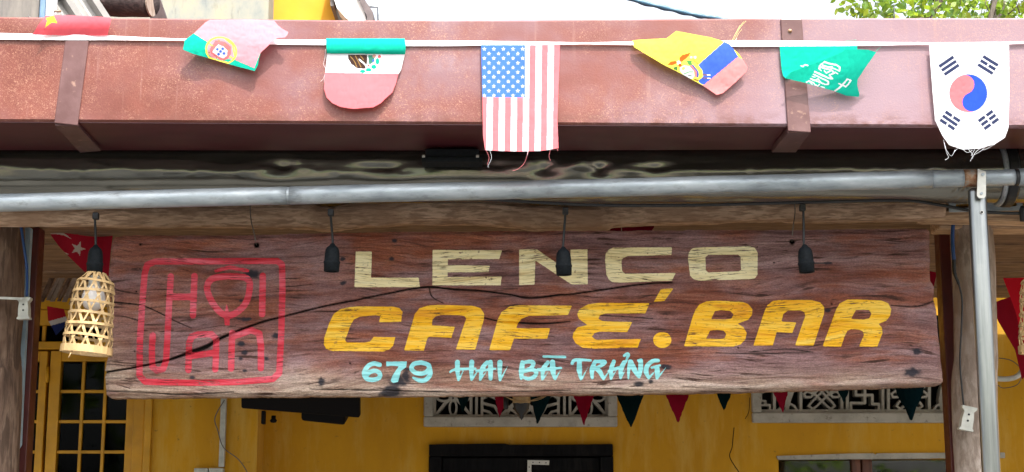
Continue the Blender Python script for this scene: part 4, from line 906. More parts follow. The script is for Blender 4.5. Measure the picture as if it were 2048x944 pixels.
tag(hexa('cable_tie', [P(-60, 596, 4.378), P(44, 600, 4.378), P(44, 595, 4.378), P(-60, 591, 4.378), P(-60, 596, 4.382), P(44, 600, 4.382), P(44, 595, 4.382), P(-60, 591, 4.382)], MAT['whiteplastic']), 'white cable tie wrapped round the left post', 'cable tie')
tag(tube('post_cable', spline([P(40, 440, 4.44), P(46, 480, 4.44), P(54, 540, 4.44), P(54, 592, 4.42)], 5), .004, MAT['bluewire'], None, 7), 'dull blue cable running down the left post to the white connector', 'cable')

# ------------------------------------------------------------------ flags
RED = (.76, .19, .215); WHT = (.70, .715, .75); GRN = (.012, .47, .33); YEL = (.80, .78, .10); BLU = (.055, .13, .55)
def flag(label, outline, depth, prints, Y, base, step=1.25, cat='flag', name='flag', group=None, parts=None, sdfx=None, name_root=None):
    fn = sdfx or (lambda Q: sd_poly(Q, outline)+(vnoise(Q[:, 0]*.7, Q[:, 1]*.7, 2)-.5)*.5)
    al = np.array(outline); bb_ = (al[:, 0].min()-3, al[:, 0].max()+3, al[:, 1].min()-3, al[:, 1].max()+3)
    o, L, lerp, fc = slab(name, fn, bb_, step, Y, 0, MAT['cloth'], None, depth)
    px = lerp(L); cen = np.array([px[f].mean(0) for f in fc])
    colr = np.tile(np.array([*base, 1.]), (len(fc), 1))
    for c, f in prints:
        msk = f(cen) < 0; colr[msk, :3] = c
    colr[:, :3] *= (1+.05*(fbm(cen[:, 0]*.05, cen[:, 1]*.05, 4)-.5))[:, None]
    ca = o.data.color_attributes.new('print', 'FLOAT_COLOR', 'CORNER'); ln = [len(f) for f in fc]; ca.data.foreach_set('color', np.repeat(colr, ln, 0).ravel())
    return tag(o, label, cat, group)
pl = lambda *p: (lambda Q: sd_poly(Q, list(p)))
stv = lambda pts, r: (lambda Q: sd_stroke(Q, pts, r))
disc = lambda x, y, r: (lambda Q: np.hypot(Q[:, 0]-x, Q[:, 1]-y)-r)
def star(cx, cy, r, rot=-90, k=.40):
    return [(cx+(r if i % 2 == 0 else r*k)*math.cos(math.radians(rot+36*i)), cy+(r if i % 2 == 0 else r*k)*math.sin(math.radians(rot+36*i))) for i in range(10)]
YF = 3.7405; GRP = 'small national flags on the white tape'
def threads(o, paths, mat, Y):
    for pts in paths: tube('frayed_thread', spline([P(x, y, Y) for x, y in pts], 5), .0003, mat, o, 5)
# Vietnam, flipped up over the tape
zo = lambda pts: Z((0, 0), 2.949, pts)
flag('red flag with a yellow star flipped up over the tape at the far left', zo([(190, 205), (228, 145), (272, 91), (400, 89), (520, 95), (652, 103), (656, 112), (634, 210), (400, 208)]),
     lambda L: -.012*np.sin(np.clip((70-L[:, 1])/40, 0, 1)*math.pi*.75)+.004*np.sin(L[:, 0]*.05)-.014*smooth(100, 70, L[:, 0]),
     [((.80, .70, .06), pl(*zo([(316, 92), (338, 137), (306, 131), (266, 162), (279, 122), (270, 108)])))], YF, (.80, .13, .16))
# Portugal
pz = lambda pts: Z((360, 30), 7.865, pts)
pd = lambda L: -.008*np.sin(np.clip((L[:, 1]-36)/105, 0, 1)*math.pi)-.004*(1+np.sin((L[:, 0]-370+.7*L[:, 1])*.030))-.006*fbm(L[:, 0]*.02, L[:, 1]*.03, 3)
ring_c = pz([(648, 560)])[0]
def ringf(Q):
    dx, dy = Q[:, 0]-ring_c[0], Q[:, 1]-ring_c[1]; a = math.radians(20); u = dx*math.cos(a)+dy*math.sin(a); v = -dx*math.sin(a)+dy*math.cos(a)
    return np.abs(np.hypot(u/30.5, v/26)-1)*28-1.6
prp = [(GRN, pl(*pz([(30, 560), (60, 380), (215, 288), (440, 430), (430, 690), (200, 640)]))), (GRN, pl(*pz([(430, 690), (430, 600), (520, 690), (750, 690), (870, 708), (1168, 836), (1225, 690), (1262, 600), (1260, 800), (1180, 900), (760, 800)]))),
       (YEL, ringf), (YEL, stv(pz([(440, 440), (640, 570), (850, 690)]), 1.2)), (YEL, stv(pz([(720, 380), (830, 470), (860, 640)]), 1.3)), (YEL, stv(pz([(470, 670), (600, 720), (760, 750)]), 1.4)),
       ((.62, .16, .17), pl(*pz([(560, 400), (700, 420), (800, 500), (800, 620), (740, 700), (640, 720), (480, 600), (470, 530)]))),
       ((.30, .22, .12), disc(*pz([(612, 408)])[0], 2)), ((.30, .22, .12), disc(*pz([(525, 490)])[0], 2)), ((.30, .22, .12), disc(*pz([(455, 590)])[0], 2)), ((.30, .22, .12), disc(*pz([(575, 670)])[0], 2)), ((.30, .22, .12), disc(*pz([(775, 550)])[0], 2)), ((.30, .22, .12), disc(*pz([(705, 470)])[0], 2)), ((.30, .22, .12), disc(*pz([(690, 710)])[0], 2)),
       (WHT, pl(*pz([(600, 462), (690, 500), (745, 560), (740, 640), (680, 685), (590, 640), (505, 580)])))]
prp += [(BLU, disc(*pz([q])[0], 2.9)) for q in ((588, 538), (672, 530), (638, 573), (692, 605), (608, 618))]
flag('crumpled green and red flag with a coat of arms, second from the left', pz([(45, 545), (75, 395), (215, 290), (320, 190), (400, 115), (470, 75), (900, 68), (1150, 70), (1480, 88), (1540, 160), (1600, 210), (1705, 268), (1690, 310), (1650, 355), (1530, 362), (1450, 420), (1390, 480), (1270, 590), (1238, 700), (1225, 790), (1175, 880), (900, 810), (640, 735), (420, 670), (200, 610)]), pd, prp, YF-.006, (.80, .30, .35))
# Mexico
mz = lambda pts: Z((640, 70), 6.089, pts)
mdp = lambda L: -.009*np.sqrt(np.clip(1-((L[:, 1]-91.5)/15.5)**2, 0, 1))*(L[:, 1] < 107)-.005*smooth(107, 215, L[:, 1])*(1+np.sin((L[:, 0]-640)*.02))
mex = [(WHT, lambda Q: np.maximum(70+225/6.089-Q[:, 1]+.012*(Q[:, 0]-650), Q[:, 1]-(70+458/6.089)-.05*(Q[:, 0]-650)*.35-.6*np.sin((Q[:, 0]-650)*.02))), (RED, lambda Q: 70+455/6.089+.05*(Q[:, 0]-650)*.35+.6*np.sin((Q[:, 0]-650)*.02)-Q[:, 1]),
       ((.06, .035, .03), pl(*mz([(345, 240), (575, 240), (575, 330), (550, 410), (450, 405), (380, 350), (345, 290)]))), ((.30, .18, .06), stv(mz([(370, 260), (420, 320), (450, 390)]), .8)), ((.30, .18, .06), stv(mz([(430, 250), (460, 310), (500, 390)]), .8)), ((.30, .18, .06), stv(mz([(490, 250), (530, 300)]), .8)), (WHT, stv(mz([(480, 300), (530, 340), (560, 375)]), 1.6)),
       ((.05, .20, .14), pl(*mz([(585, 245), (680, 240), (650, 330), (600, 365)]))), ((.45, .25, .2), disc(*mz([(660, 255)])[0], 3.5)), (BLU, disc(*mz([(650, 312)])[0], 2.5)), ((.6, .12, .12), disc(*mz([(725, 265)])[0], 3.4)), ((.6, .12, .12), disc(*mz([(592, 373)])[0], 2))]
mex += [((.012, .38, .26), pl(*el(*mz([q])[0], rx, ry, 14))) for q, rx, ry in (((700, 320), 4, 6.5), ((655, 388), 5, 4.5), ((592, 425), 6, 3.6), ((520, 442), 5.5, 3.4))]
fl = flag('green white and red flag with rolled green top and an eagle emblem', mz([(72, 40), (1030, 42), (1046, 120), (1040, 215), (1018, 290), (985, 430), (950, 482), (925, 590), (880, 700), (800, 770), (740, 830), (650, 880), (500, 892), (400, 900), (250, 875), (150, 830), (80, 760), (48, 650), (60, 480), (80, 300), (82, 220)]), mdp, mex, YF, GRN)
threads(fl, [[(651, 98), (650, 115), (647, 128), (652, 138)], [(651, 145), (646, 158), (641, 163)], [(649, 150), (648, 165)], [(807, 110), (803, 120)]], MAT['thread'], YF)
# United States
usd = lambda L: -.004*np.sin((L[:, 0]-962)*.045+L[:, 1]*.008)*smooth(95, 300, L[:, 1])-.004*smooth(90, 300, L[:, 1])
sw = 157/13
def stripes(Q): k = np.floor((1120-Q[:, 0]-.012*(Q[:, 1]-90))/sw); return np.where(k % 2 == 1, -1., 1.)
starp = []
for i in range(9):
    for j in range(11):
        if (i+j) % 2 == 0: starp.append(star(968.5+i*9.6, 98+j*9.3, 4.6))
cax = np.array([np.mean(s, 0) for s in starp])
def starf(Q):
    d = np.full(len(Q), 1e9)
    for s_, c_ in zip(starp, cax):
        m_ = (np.abs(Q[:, 0]-c_[0]) < 6) & (np.abs(Q[:, 1]-c_[1]) < 6)
        if m_.any(): d[m_] = sd_poly(Q[m_], s_)
    return d
fl = flag('hanging flag of vertical red and white stripes with a blue starred corner', [(962, 90), (1120, 90), (1117, 180), (1115, 240), (1117, 296), (1095, 300), (1080, 302), (1040, 303), (1000, 302), (970, 300), (966, 270), (965, 200)], usd, [(WHT, stripes), ((.075, .19, .66), pl((960, 88), (1050, 88), (1050, 195), (960, 194))), (WHT, starf)], YF, RED, step=1.0)
threads(fl, [[(1057, 302), (1052, 318), (1047, 328), (1036, 338), (1024, 342)], [(1101, 300), (1098, 312), (1101, 322)], [(972, 300), (978, 315), (974, 330)], [(1104, 299), (1112, 296), (1116, 302)]], MAT['threadred'], YF-.012)
threads(fl, [[(980, 302), (983, 316), (976, 332), (978, 334)], [(1056, 302), (1054, 312)]], MAT['thread'], YF-.012)
# Ecuador
ez = lambda pts: Z((1260, 40), 5.9, pts)
edp = lambda L: -.007*np.sin(np.clip(((L[:, 1]-60)+.2*(L[:, 0]-1266))/150, 0, 1)*math.pi)-.005*fbm(L[:, 0]*.02, L[:, 1]*.02, 6)
LBlue = pl(*ez([(1115, 255), (815, 520), (790, 560), (810, 730), (850, 762), (880, 758), (1275, 432), (1210, 320), (1180, 280)]))
LPink = pl(*ez([(1275, 432), (880, 758), (840, 770), (1000, 900), (1060, 900), (1420, 600), (1400, 500)]))
ecp = [(BLU, LBlue), ((.78, .27, .27), LPink), ((.55, .12, .02), pl(*ez([(440, 530), (480, 490), (540, 480), (560, 510), (500, 535)]))), ((.55, .12, .02), pl(*ez([(580, 450), (620, 410), (720, 385), (690, 430), (620, 490), (585, 500)]))), ((.75, .75, .75), disc(*ez([(575, 505)])[0], 4)), ((.35, .08, .02), disc(*ez([(590, 535)])[0], 3.5)),
       ((.08, .30, .08), pl(*ez([(665, 480), (740, 475), (735, 545), (690, 530)]))), ((.08, .2, .05), pl(*ez([(510, 560), (560, 545), (560, 600), (520, 585)]))), (YEL, stv(ez([(750, 500), (830, 600), (840, 660), (800, 690)]), 4)), ((.75, .2, .2), stv(ez([(720, 545), (775, 610), (780, 660)]), 2.6)), ((.06, .1, .4), stv(ez([(740, 535), (795, 605), (800, 670)]), 1.5)),
       ((.55, .66, .66), pl(*ez([(590, 560), (640, 535), (700, 545), (750, 600), (760, 660), (740, 695), (690, 690), (630, 650), (590, 600)]))), ((.5, .5, .12), disc(*ez([(630, 572)])[0], 3.4)), ((.2, .35, .2), stv(ez([(640, 635), (690, 615), (740, 610)]), 1.2)), ((.08, .1, .08), stv(ez([(690, 655), (730, 660)]), .9)), ((.85, .85, .85), disc(*ez([(768, 440)])[0], 2.6)), ((.85, .85, .85), disc(*ez([(722, 440)])[0], 2.2)), ((.25, .12, .03), stv(ez([(745, 470), (800, 520)]), .8)), ((.3, .15, .04), stv(ez([(760, 700), (800, 715)]), 1.6)), ((.2, .1, .1), stv(ez([(865, 645), (910, 648)]), 1.4)), ((.85, .85, .85), stv(ez([(915, 648), (945, 650)]), 1.0)), ((.2, .1, .1), stv(ez([(865, 683), (910, 685)]), 1.2)), ((.85, .85, .85), stv(ez([(915, 686), (945, 688)]), .9))]
fl = flag('yellow blue and red flag with a condor emblem folded across the tape', ez([(30, 240), (200, 228), (430, 218), (545, 130), (700, 160), (950, 205), (1100, 250), (1180, 290), (1210, 330), (1285, 400), (1340, 480), (1390, 560), (1370, 610), (1240, 740), (1100, 860), (1025, 885), (870, 780), (600, 630), (400, 530), (100, 350), (50, 320)]), edp, ecp, YF-.002, YEL)
threads(fl, [ez(q) for q in ([(1180, 300), (1215, 220), (1270, 120), (1340, 20)], [(1200, 280), (1250, 180), (1300, 90), (1370, 10)], [(1190, 300), (1240, 240), (1280, 160), (1320, 110)], [(1200, 260), (1230, 190), (1300, 60)])], MAT['threadyel'], YF-.012)
threads(fl, [ez(q) for q in ([(1180, 310), (1230, 260), (1260, 215)], [(1190, 300), (1215, 235)])], MAT['thread'], YF-.013)
# Saudi Arabia: hanging half behind, folded half in front, one cloth
sz = lambda pts: Z((1550, 70), 6.99, pts)
front_poly = sz([(140, 605), (225, 520), (500, 420), (700, 340), (940, 240), (980, 205), (1150, 200), (1300, 205), (1415, 240), (1340, 350), (1280, 430), (1155, 620), (1150, 700), (1180, 830), (1170, 865), (1000, 850), (830, 785), (400, 665)])
back_poly = sz([(65, 158), (1150, 152), (1150, 260), (950, 270), (700, 380), (500, 470), (225, 575), (150, 610), (112, 570), (92, 480), (75, 300)])
fl = flag('green flag with white script folded diagonally beside the right strap', back_poly, lambda L: .0006*np.sin(L[:, 0]*.04)-.003*smooth(140, 160, L[:, 1]), [(WHT, stv(sz([(360, 430), (390, 438), (420, 415), (460, 425)]), 1.2))], YF+.0012, GRN)
def ss(pts, r=8): return (WHT, stv(sz(pts), r/6.99))
sau = [ss([(690, 375), (760, 400), (860, 420), (905, 450), (900, 500)], 12), ss([(640, 410), (740, 450), (830, 470), (890, 500)], 9), ss([(620, 440), (700, 470), (790, 490), (830, 530), (760, 560), (800, 610), (750, 605)], 11), ss([(560, 515), (680, 570), (740, 600)], 13), ss([(540, 550), (640, 600), (745, 650), (745, 690)], 11), ss([(610, 470), (690, 440), (800, 445)], 8), ss([(500, 610), (600, 650), (700, 690), (735, 690)], 10), ss([(440, 660), (480, 640), (540, 670), (560, 700)], 8), ss([(520, 580), (560, 590)], 7), ss([(560, 690), (600, 715), (620, 690)], 7), ss([(690, 500), (720, 530), (770, 505)], 9), ss([(690, 380), (640, 410), (610, 470), (650, 500)], 7), ss([(840, 520), (875, 540)], 8), ss([(510, 620), (550, 640), (600, 610), (640, 660)], 7), ss([(470, 640), (520, 690)], 7), ss([(640, 720), (690, 735)], 6),
       ss([(840, 780), (900, 740), (960, 680), (1010, 620)], 11), ss([(1010, 615), (1060, 635), (1030, 680), (985, 725)], 9), ss([(895, 680), (985, 720)], 9)]
ff = flag('x', front_poly, lambda L: -.032*np.clip(1-(L[:, 1]-98)/95, 0, 1)**.8-.002*(1+np.sin(L[:, 0]*.03+L[:, 1]*.05))-.002, sau, YF-.004, (.012, .44, .31), name='folded_half')  # folded half coloured slightly darker green, standing for shade on the fold
for kk in ('label', 'category'): del ff[kk]
loc = Vector(ff.location); ff.parent = fl; ff.location = loc-Vector(fl.location)
threads(fl, [sz(q) for q in ([(970, 205), (965, 150), (965, 110), (1000, 80), (1060, 75), (1130, 65)], [(1090, 200), (1110, 140), (1135, 60)], [(1405, 235), (1450, 190), (1480, 170)], [(1400, 240), (1440, 205)])], MAT['threadgreen'], YF-.014)
# South Korea
kdp = lambda L: -.001-.004*smooth(95, 290, L[:, 1])*np.cos((L[:, 0]-1938)*.022)-.003*np.sin((L[:, 0]-1860)*.06+L[:, 1]*.01)
KB = (.035, .045, .10); kc = (1936.5, 186.5); kr = 38
def yin(Q):
    dx, dy = Q[:, 0]-kc[0], Q[:, 1]-kc[1]; a = math.radians(68); u = dx*math.cos(a)+dy*math.sin(a); v = -dx*math.sin(a)+dy*math.cos(a)
    r = np.hypot(u, v); blue = v < 0
    blue = np.where(np.hypot(u-kr/2, v) < kr/2, True, blue); blue = np.where(np.hypot(u+kr/2, v) < kr/2, False, blue)
    return np.where((r < kr) & blue, -1., 1.)
def trig(cx, cy, ang, pat):
    out = []; a = math.radians(ang); ux, uy = math.cos(a), math.sin(a); vx, vy = -uy, ux
    for i, brk in enumerate(pat):
        o_ = (i-1)*9.6; segs = [(-17.5, 17.5)] if not brk else [(-17.5, -1.8), (1.8, 17.5)]
        for s0, s1_ in segs: out.append((KB, pl(*[(cx+ux*s+vx*w, cy+uy*s+vy*w) for s, w in ((s0, o_-3.2), (s1_, o_-3.2), (s1_, o_+3.2), (s0, o_+3.2))])))
    return out
kor = [((.80, .17, .19), disc(*kc, kr)), ((.03, .085, .48), yin)]+trig(1898, 131.5, -34, (0, 0, 0))+trig(1976, 130, 32, (0, 1, 0))+trig(1900, 241, 34, (1, 0, 1))+trig(1977, 240, -36, (1, 1, 1))
fl = flag('white flag with a red and blue circle and black bar marks at the right', [(1858, 88), (1935, 86), (2018, 85), (2019, 180), (2017, 255), (2010, 275), (1990, 288), (1960, 297), (1925, 299), (1898, 290), (1884, 270), (1870, 240), (1864, 170)], kdp, kor, YF, WHT, step=1.0)
threads(fl, [[(1888, 285), (1893, 305), (1897, 315), (1890, 320)], [(1887, 280), (1893, 300), (1903, 312), (1910, 300)], [(1935, 297), (1945, 310), (1940, 323)], [(1950, 298), (1942, 312)], [(1960, 297), (1950, 306), (1944, 318)], [(1925, 298), (1935, 305), (1945, 300)], [(1915, 297), (1908, 304)], [(1970, 295), (1960, 303), (1948, 310)], [(1990, 288), (1975, 297), (1965, 300)]], MAT['thread'], YF-.012)

# ---- white tape carrying the flags
tp = [(-300, 62, 76), (0, 66, 79), (120, 68.5, 80), (215, 71, 80), (300, 75, 80.5), (365, 77.5, 80.5), (450, 77, 86), (545, 78.5, 89), (650, 79.5, 90), (810, 80.5, 92), (900, 81, 92), (962, 81.5, 91), (1050, 83, 90.5), (1110, 84, 89), (1170, 85, 88), (1265, 83, 90), (1350, 82, 92), (1480, 80.5, 93.5), (1560, 81, 93), (1650, 82, 92.5), (1740, 84, 91), (1860, 85, 88.5), (2018, 84, 88), (2048, 83, 86.5), (2350, 80, 90)]
V = []; Fc = []
xs_ = np.arange(-300, 2351, 12.)
for i, px in enumerate(xs_):
    a = np.interp(px, [t[0] for t in tp], [t[1] for t in tp]); b = np.interp(px, [t[0] for t in tp], [t[2] for t in tp]); tw = .010*(1-(b-a)/13)
    for py, yo in ((a, tw), (a, tw+.0012), (b, -tw+.0012), (b, -tw)): V.append(tuple(P(px, py, 3.7428+yo*.2)))
n4 = len(xs_)
for i in range(n4-1):
    for k in range(4): k2 = (k+1) % 4; Fc.append((i*4+k, i*4+k2, (i+1)*4+k2, (i+1)*4+k))
o = mk('bunting_tape', V, Fc, MAT['tape']); tag(o, 'thin white tape strung along the gutter holding the national flags', 'tape')

# ---- flag of the porch, left: crescent and star
flag('dark red flag with a white crescent and star behind the left lantern', Z((0, 260), 2.949, [(278, 540), (690, 540), (668, 600), (655, 700), (640, 860), (615, 890), (560, 870), (500, 838), (430, 770), (350, 690), (300, 620)]), lambda L: .03*np.sin(L[:, 0]*.04), [((.6, .6, .62), pl(*Z((0, 260), 2.949, star(460, 700, 46, -70)))), ((.6, .6, .62), lambda Q: np.minimum(sd_stroke(Q, Z((0, 260), 2.949, [(285, 603), (330, 604), (380, 616), (420, 642)]), [3.4, 3.2, 2, .4]), sd_stroke(Q, Z((0, 260), 2.949, [(345, 700), (372, 722), (405, 734)]), [2.2, 1.6, .4])))], 4.75, (.42, .02, .05), step=1.6)
flag('small red white and blue flag hanging in front of the yellow transom', [(94, 612), (128, 618), (134, 640), (128, 655), (112, 671), (104, 655), (96, 640)], lambda L: .01*np.sin(L[:, 0]*.1), [((.55, .56, .6), lambda Q: np.abs(Q[:, 1]-644+.28*(Q[:, 0]-110))-5), ((.02, .035, .15), lambda Q: 649-.28*(Q[:, 0]-110)-Q[:, 1])], 5.6, (.40, .02, .035), step=1.6)
flag('bright red flag hanging beside the right bamboo lantern', [(2006, 556), (2080, 555), (2075, 640), (2062, 720), (2046, 680), (2030, 620)], lambda L: .02*np.sin(L[:, 0]*.05), [], 4.9, (.55, .015, .03), step=2)
flag('dark red flag behind the aluminium arm at the right edge', [(1985, 606), (2030, 590), (2052, 640), (2056, 745), (2044, 760), (2030, 700), (1995, 640)], lambda L: .02*np.sin(L[:, 0]*.06), [], 5.2, (.30, .012, .03), step=2)
flag('maroon flag scrap showing between the log and the sign top', [(1215, 452), (1310, 452), (1300, 466), (1225, 468)], lambda L: .01*np.sin(L[:, 0]*.05), [((.4, .3, .3), lambda Q: np.abs(Q[:, 0]-1243)-1.5)], 4.6, (.16, .008, .03), step=2)

# ---- pennant bunting under the ceiling
GP = 'triangular pennants hanging in the porch'
pen = [((915, 939), 793, (925, 826), 'g', 'dark green pennant over the left of the flower vent'), ((989, 1017), 793, (999, 835), 'r', 'narrow red pennant left of the wicker topped black lantern'), ((1061, 1102), 793, (1074, 851), 'g', 'dark green pennant right of the wicker topped black lantern'), ((1146, 1189), 788, (1168, 851), 'r', 'red pennant over the right of the flower vent'), ((1231, 1289), 787, (1262, 858), 'g', 'large dark green pennant just right of the flower vent'), ((1329, 1380), 784, (1356, 848), 'r', 'red pennant hanging before the bare yellow wall'), ((1431, 1465), 782, (1448, 823), 'g', 'small dark green pennant left of the knot vent'), ((1544, 1577), 780, (1566, 826), 'r', 'red pennant over the left of the knot vent'), ((1674, 1699), 778, (1688, 806), 'g', 'small dark green pennant over the middle of the knot vent')]
ytop = 742
for (xa, xb), yb, tip, c, lab in pen:
    f = (tip[1]-ytop)/(tip[1]-yb); a = tip[0]+(xa-tip[0])*f; b = tip[0]+(xb-tip[0])*f
    poly = [(a, ytop), (b, ytop), tip]
    sdp = lambda Q, poly=poly: sd_poly(Q, poly)+(vnoise(Q[:, 0]*.2, Q[:, 1]*.2, 2)-.5)*1.6
    ph = random.random()*6
    o, *_ = slab('pennant', sdp, (min(a, tip[0])-3, b+3, ytop-3, tip[1]+3), 2.2, 5.42, 0, MAT['penred' if c == 'r' else 'pengreen'], None, lambda L, ph=ph: .012*np.sin(L[:, 0]*.09+ph)+.01*np.sin(L[:, 1]*.07+ph)); tag(o, lab, 'pennant', GP)
tag(tube('bunting_line', spline([P(x, y, 5.425) for x, y in ((700, 738), (1000, 744), (1300, 742), (1700, 741), (1900, 738))], 6), .003, MAT['string'], None, 6), 'cord holding the triangular pennants, hidden behind the sign', 'cord')
o, *_ = slab('pennant', lambda Q: sd_poly(Q, [(1866, 630), (1900, 632), (1884, 712)]), (1860, 1905, 625, 716), 2.2, 5.42, 0, MAT['pengreen'], None, lambda L: .01*np.sin(L[:, 0]*.1)); tag(o, 'dark green pennant between the sign end and the right post', 'pennant', GP)
o, *_ = slab('pennant', lambda Q: sd_poly(Q, [(1850, 540), (1874, 545), (1864, 590)]), (1846, 1880, 536, 594), 2.2, 5.1, 0, MAT['penred'], None, lambda L: .01*np.sin(L[:, 0]*.1)); tag(o, 'red pennant corner showing beside the upper right end of the sign', 'pennant', GP)

# ---- dark hanging lanterns below the sign
p = P(1043, 833, 5.2)
hl = thing('hanging_lantern', 'small black lantern with a wicker wrapped top below the middle of the sign', 'lantern', p)
u = 5.2/F
lathe('wicker_top', [(15*u, 62*u), (18*u, 44*u), (17.5*u, 26*u)], MAT['bamboo'], hl, 18, local=True); lathe('body', [(17*u, 26*u), (15*u, 18*u), (15.5*u, 15*u), (8*u, 5*u), (4.5*u, 2*u), (4*u, -3*u), (1.5*u, -5*u), (0, -8*u)], MAT['black'], hl, 18, local=True); lathe('small_bottle', [(0, 40*u), (5*u, 38*u), (5*u, 18*u), (4*u, 15*u), (0, 14*u)], MAT['black'], hl, 12, centre=(p.x-31*u, p.y, p.z))
tube('suspension', [(0, 0, 62*u), (0, .02, .9)], .002, MAT['string'], hl, 5, True)
for k in range(3): tube('loose_cane', spline([P(1000+5*k, 790+k, 5.19), P(1040, 802+2*k, 5.17), P(1075, 800-2*k, 5.18), P(1096, 790-k, 5.19)], 5), .001, MAT['bamboo'], hl, 4)
p = P(1822, 833, 5.2)
hl2 = thing('hanging_lantern', 'dark green conical lantern hanging in front of the knot vent', 'lantern', p)
lathe('shade', [(30*u, 70*u), (29*u, 60*u), (26*u, 46*u), (20*u, 32*u), (13*u, 20*u), (11*u, 18*u), (8*u, 8*u), (5*u, 0), (3*u, -6*u), (0, -8*u)], MAT['pengreen'], hl2, 14, local=True, sm=False); lathe('crown', [(0, 84*u), (14*u, 82*u), (30*u, 70*u)], MAT['black'], hl2, 14, local=True)
tube('suspension', [(0, 0, 82*u), (0, .02, .9)], .002, MAT['string'], hl2, 5, True)
# ---- bundle of grey slats above the yellow transom, white hose on the right
sb = thing('slat_bundle', 'bundle of grey wooden slats hung under the ceiling left of the sign', 'slats', P(140, 620, 5.5))
for k in range(11):
    x = 82+k*11.5+random.uniform(-2, 2); y1_ = 606+random.uniform(-8, 12)+abs(k-2)*(-1.0)
    a, b = P(x+22, 556, 5.5), P(x, y1_, 5.46); w = random.uniform(.006, .009)
    hexa('slat', [b+Vector((-w, 0, 0)), b+Vector((w, 0, 0)), a+Vector((w, 0, 0)), a+Vector((-w, 0, 0)), b+Vector((-w, .008, 0)), b+Vector((w, .008, 0)), a+Vector((w, .008, 0)), a+Vector((-w, .008, 0))], MAT['postr' if k % 3 else 'postl'], sb)
tag(tube('white_hose', spline([P(1990, 757, 5.3), P(2015, 758, 5.3), P(2035, 752, 5.3), P(2046, 738, 5.34), P(2060, 715, 5.4)], 6), .009, MAT['whiteplastic'], None, 10), 'white curved plastic hose behind the right post', 'hose')
tag(tube('wire_coil', spline([P(1998, 716, 5.28), P(2025, 722, 5.24), P(2043, 742, 5.22), P(2036, 768, 5.24), P(2008, 776, 5.3), P(1996, 770, 5.3)], 6), .0015, MAT['string'], None, 5), 'thin wire loop around the white hose', 'wire')

# ------------------------------------------------------------------ beyond the gutter: left roofs and neighbour
m = M('weathered_board', .9); m.col(m.ramp(m.noise(5, 6, .65, m.co((6, 6, 1))), [(.3, (.11, .105, .10)), (.7, (.21, .195, .17))])); m.bump(m.noise(30, 4), .3, .003); MAT['wboard'] = m.m
tag(pbox('weathered_panel', -260, 79, -70, 62, 5.3, 5.34, MAT['wboard'], None, .002), 'weathered grey board panel above the gutter at the far left', 'panel')
tag(pbox('blue_grey_pipe', 79.5, 92, -70, 62, 5.28, 5.33, simple('blue_grey_paint', (.13, .22, .33), .5), None, .006), 'blue grey vertical pipe above the gutter at the left', 'pipe')
wp = thing('white_post', 'white painted post beside the blue grey pipe above the gutter', 'post', P(100, 60, 5.28)); pbox('shaft', 92.5, 107, -70, 62, 5.27, 5.32, MAT['tape'], wp, .004)
tube('bolt', [P(106, 22.5, 5.29), P(121, 22.5, 5.27)], .004, MAT['rust'], wp, 8)
V = []; Fc = []
for k in range(13):
    xk = 70+k*13.4; yo = (0, .045, .05, .005)[k % 4]
    V += [tuple(P(xk-78, -70, 5.36+yo)), tuple(P(xk+8, 62, 5.28+yo))]
for k in range(12): Fc.append((2*k, 2*k+1, 2*k+3, 2*k+2))
m = M('fibre_roof_sheet', .55); m.col(m.ramp(m.noise(7, 5, .6), [(.3, (.15, .147, .14)), (.7, (.25, .243, .23))])); MAT['fibre'] = m.m
o = mk('corrugated_sheet', V, Fc, MAT['fibre']); o.modifiers.new('sheet', 'SOLIDIFY').thickness = .004; tag(o, 'pale corrugated roofing sheet leaning above the gutter at the left', 'roof sheet')
lg = thing('log_stub', 'dark round log end sticking out above the gutter at the left', 'log', P(260, 36, 5.5))
a, b = P(180, 3, 5.56), P(302, 6, 5.44)
gnarl('trunk', [a, a.lerp(b, .5), b], [.052, .053, .051], wood('charred_log', (.02, .013, .012), (.055, .035, .033), (.10, .07, .065), (4, 40, 40), .8, .6), lg, 26, .05, 6, 8)
V, Fc = tube_geo([b+Vector((-.002, 0, 0)), b+Vector((.004, -.001, 0))], .049, 24); mk('cut_end', V, Fc, MAT['postr'], lg)
tag(prism('dark_barge_board', [(300, -60), (333, 37), (333, 80), (200, 80), (200, 42), (300, 40)], 5.62, 5.65, simple('dark_brown_board', (.05, .03, .03), .7), None), 'dark slanting barge board right of the log end', 'board')
m = M('stained_plaster', .9); c = m.ramp(m.noise(3, 7, .7, m.co((1.4, 1, .8))), [(.3, (.13, .165, .18)), (.5, (.24, .25, .215)), (.7, (.32, .295, .20))])
c = m.mix(m.ramp(m.noise(9, 6, .7, m.co((2, 1, .5))), [(.56, 0), (.72, .6)]), c, (.09, .10, .09, 1)); m.col(c); MAT['stained'] = m.m
nh = thing('neighbour_house', 'pale stained neighbour house with a yellow gable above the gutter', 'house', P(500, 300, 9.5))
zb0 = 0
box('stained_wall', xx(200, 30, 9.3), xx(537, 20, 9.3), 9.30, 9.5, zb0, zz(-300, 9.0), MAT['stained'], nh)
box('yellow_wall', xx(537, 20, 9.62)-.25, xx(722, 20, 9.62), 9.62, 9.8, zb0, zz(-60, 9.6), simple('bright_yellow_wall', (.62, .31, .02), .85, 0, .15, 3), nh)
fas = simple('white_fascia', (.72, .72, .68), .7, 0, .1, 6)
prism('fascia', [(640, -60), (712, -60), (716, -5), (728, 20), (734, 46), (704, 46), (690, 34), (674, 16), (667, -4), (650, -30)], 9.1, 9.25, fas, nh)
prism('fascia_edge', [(712, -40), (722, -12), (738, 12), (746, 24), (745, 60), (735, 60), (733, 30), (722, 8), (712, -12)], 9.08, 9.26, simple('rotten_edge', (.12, .10, .10), .9), nh)
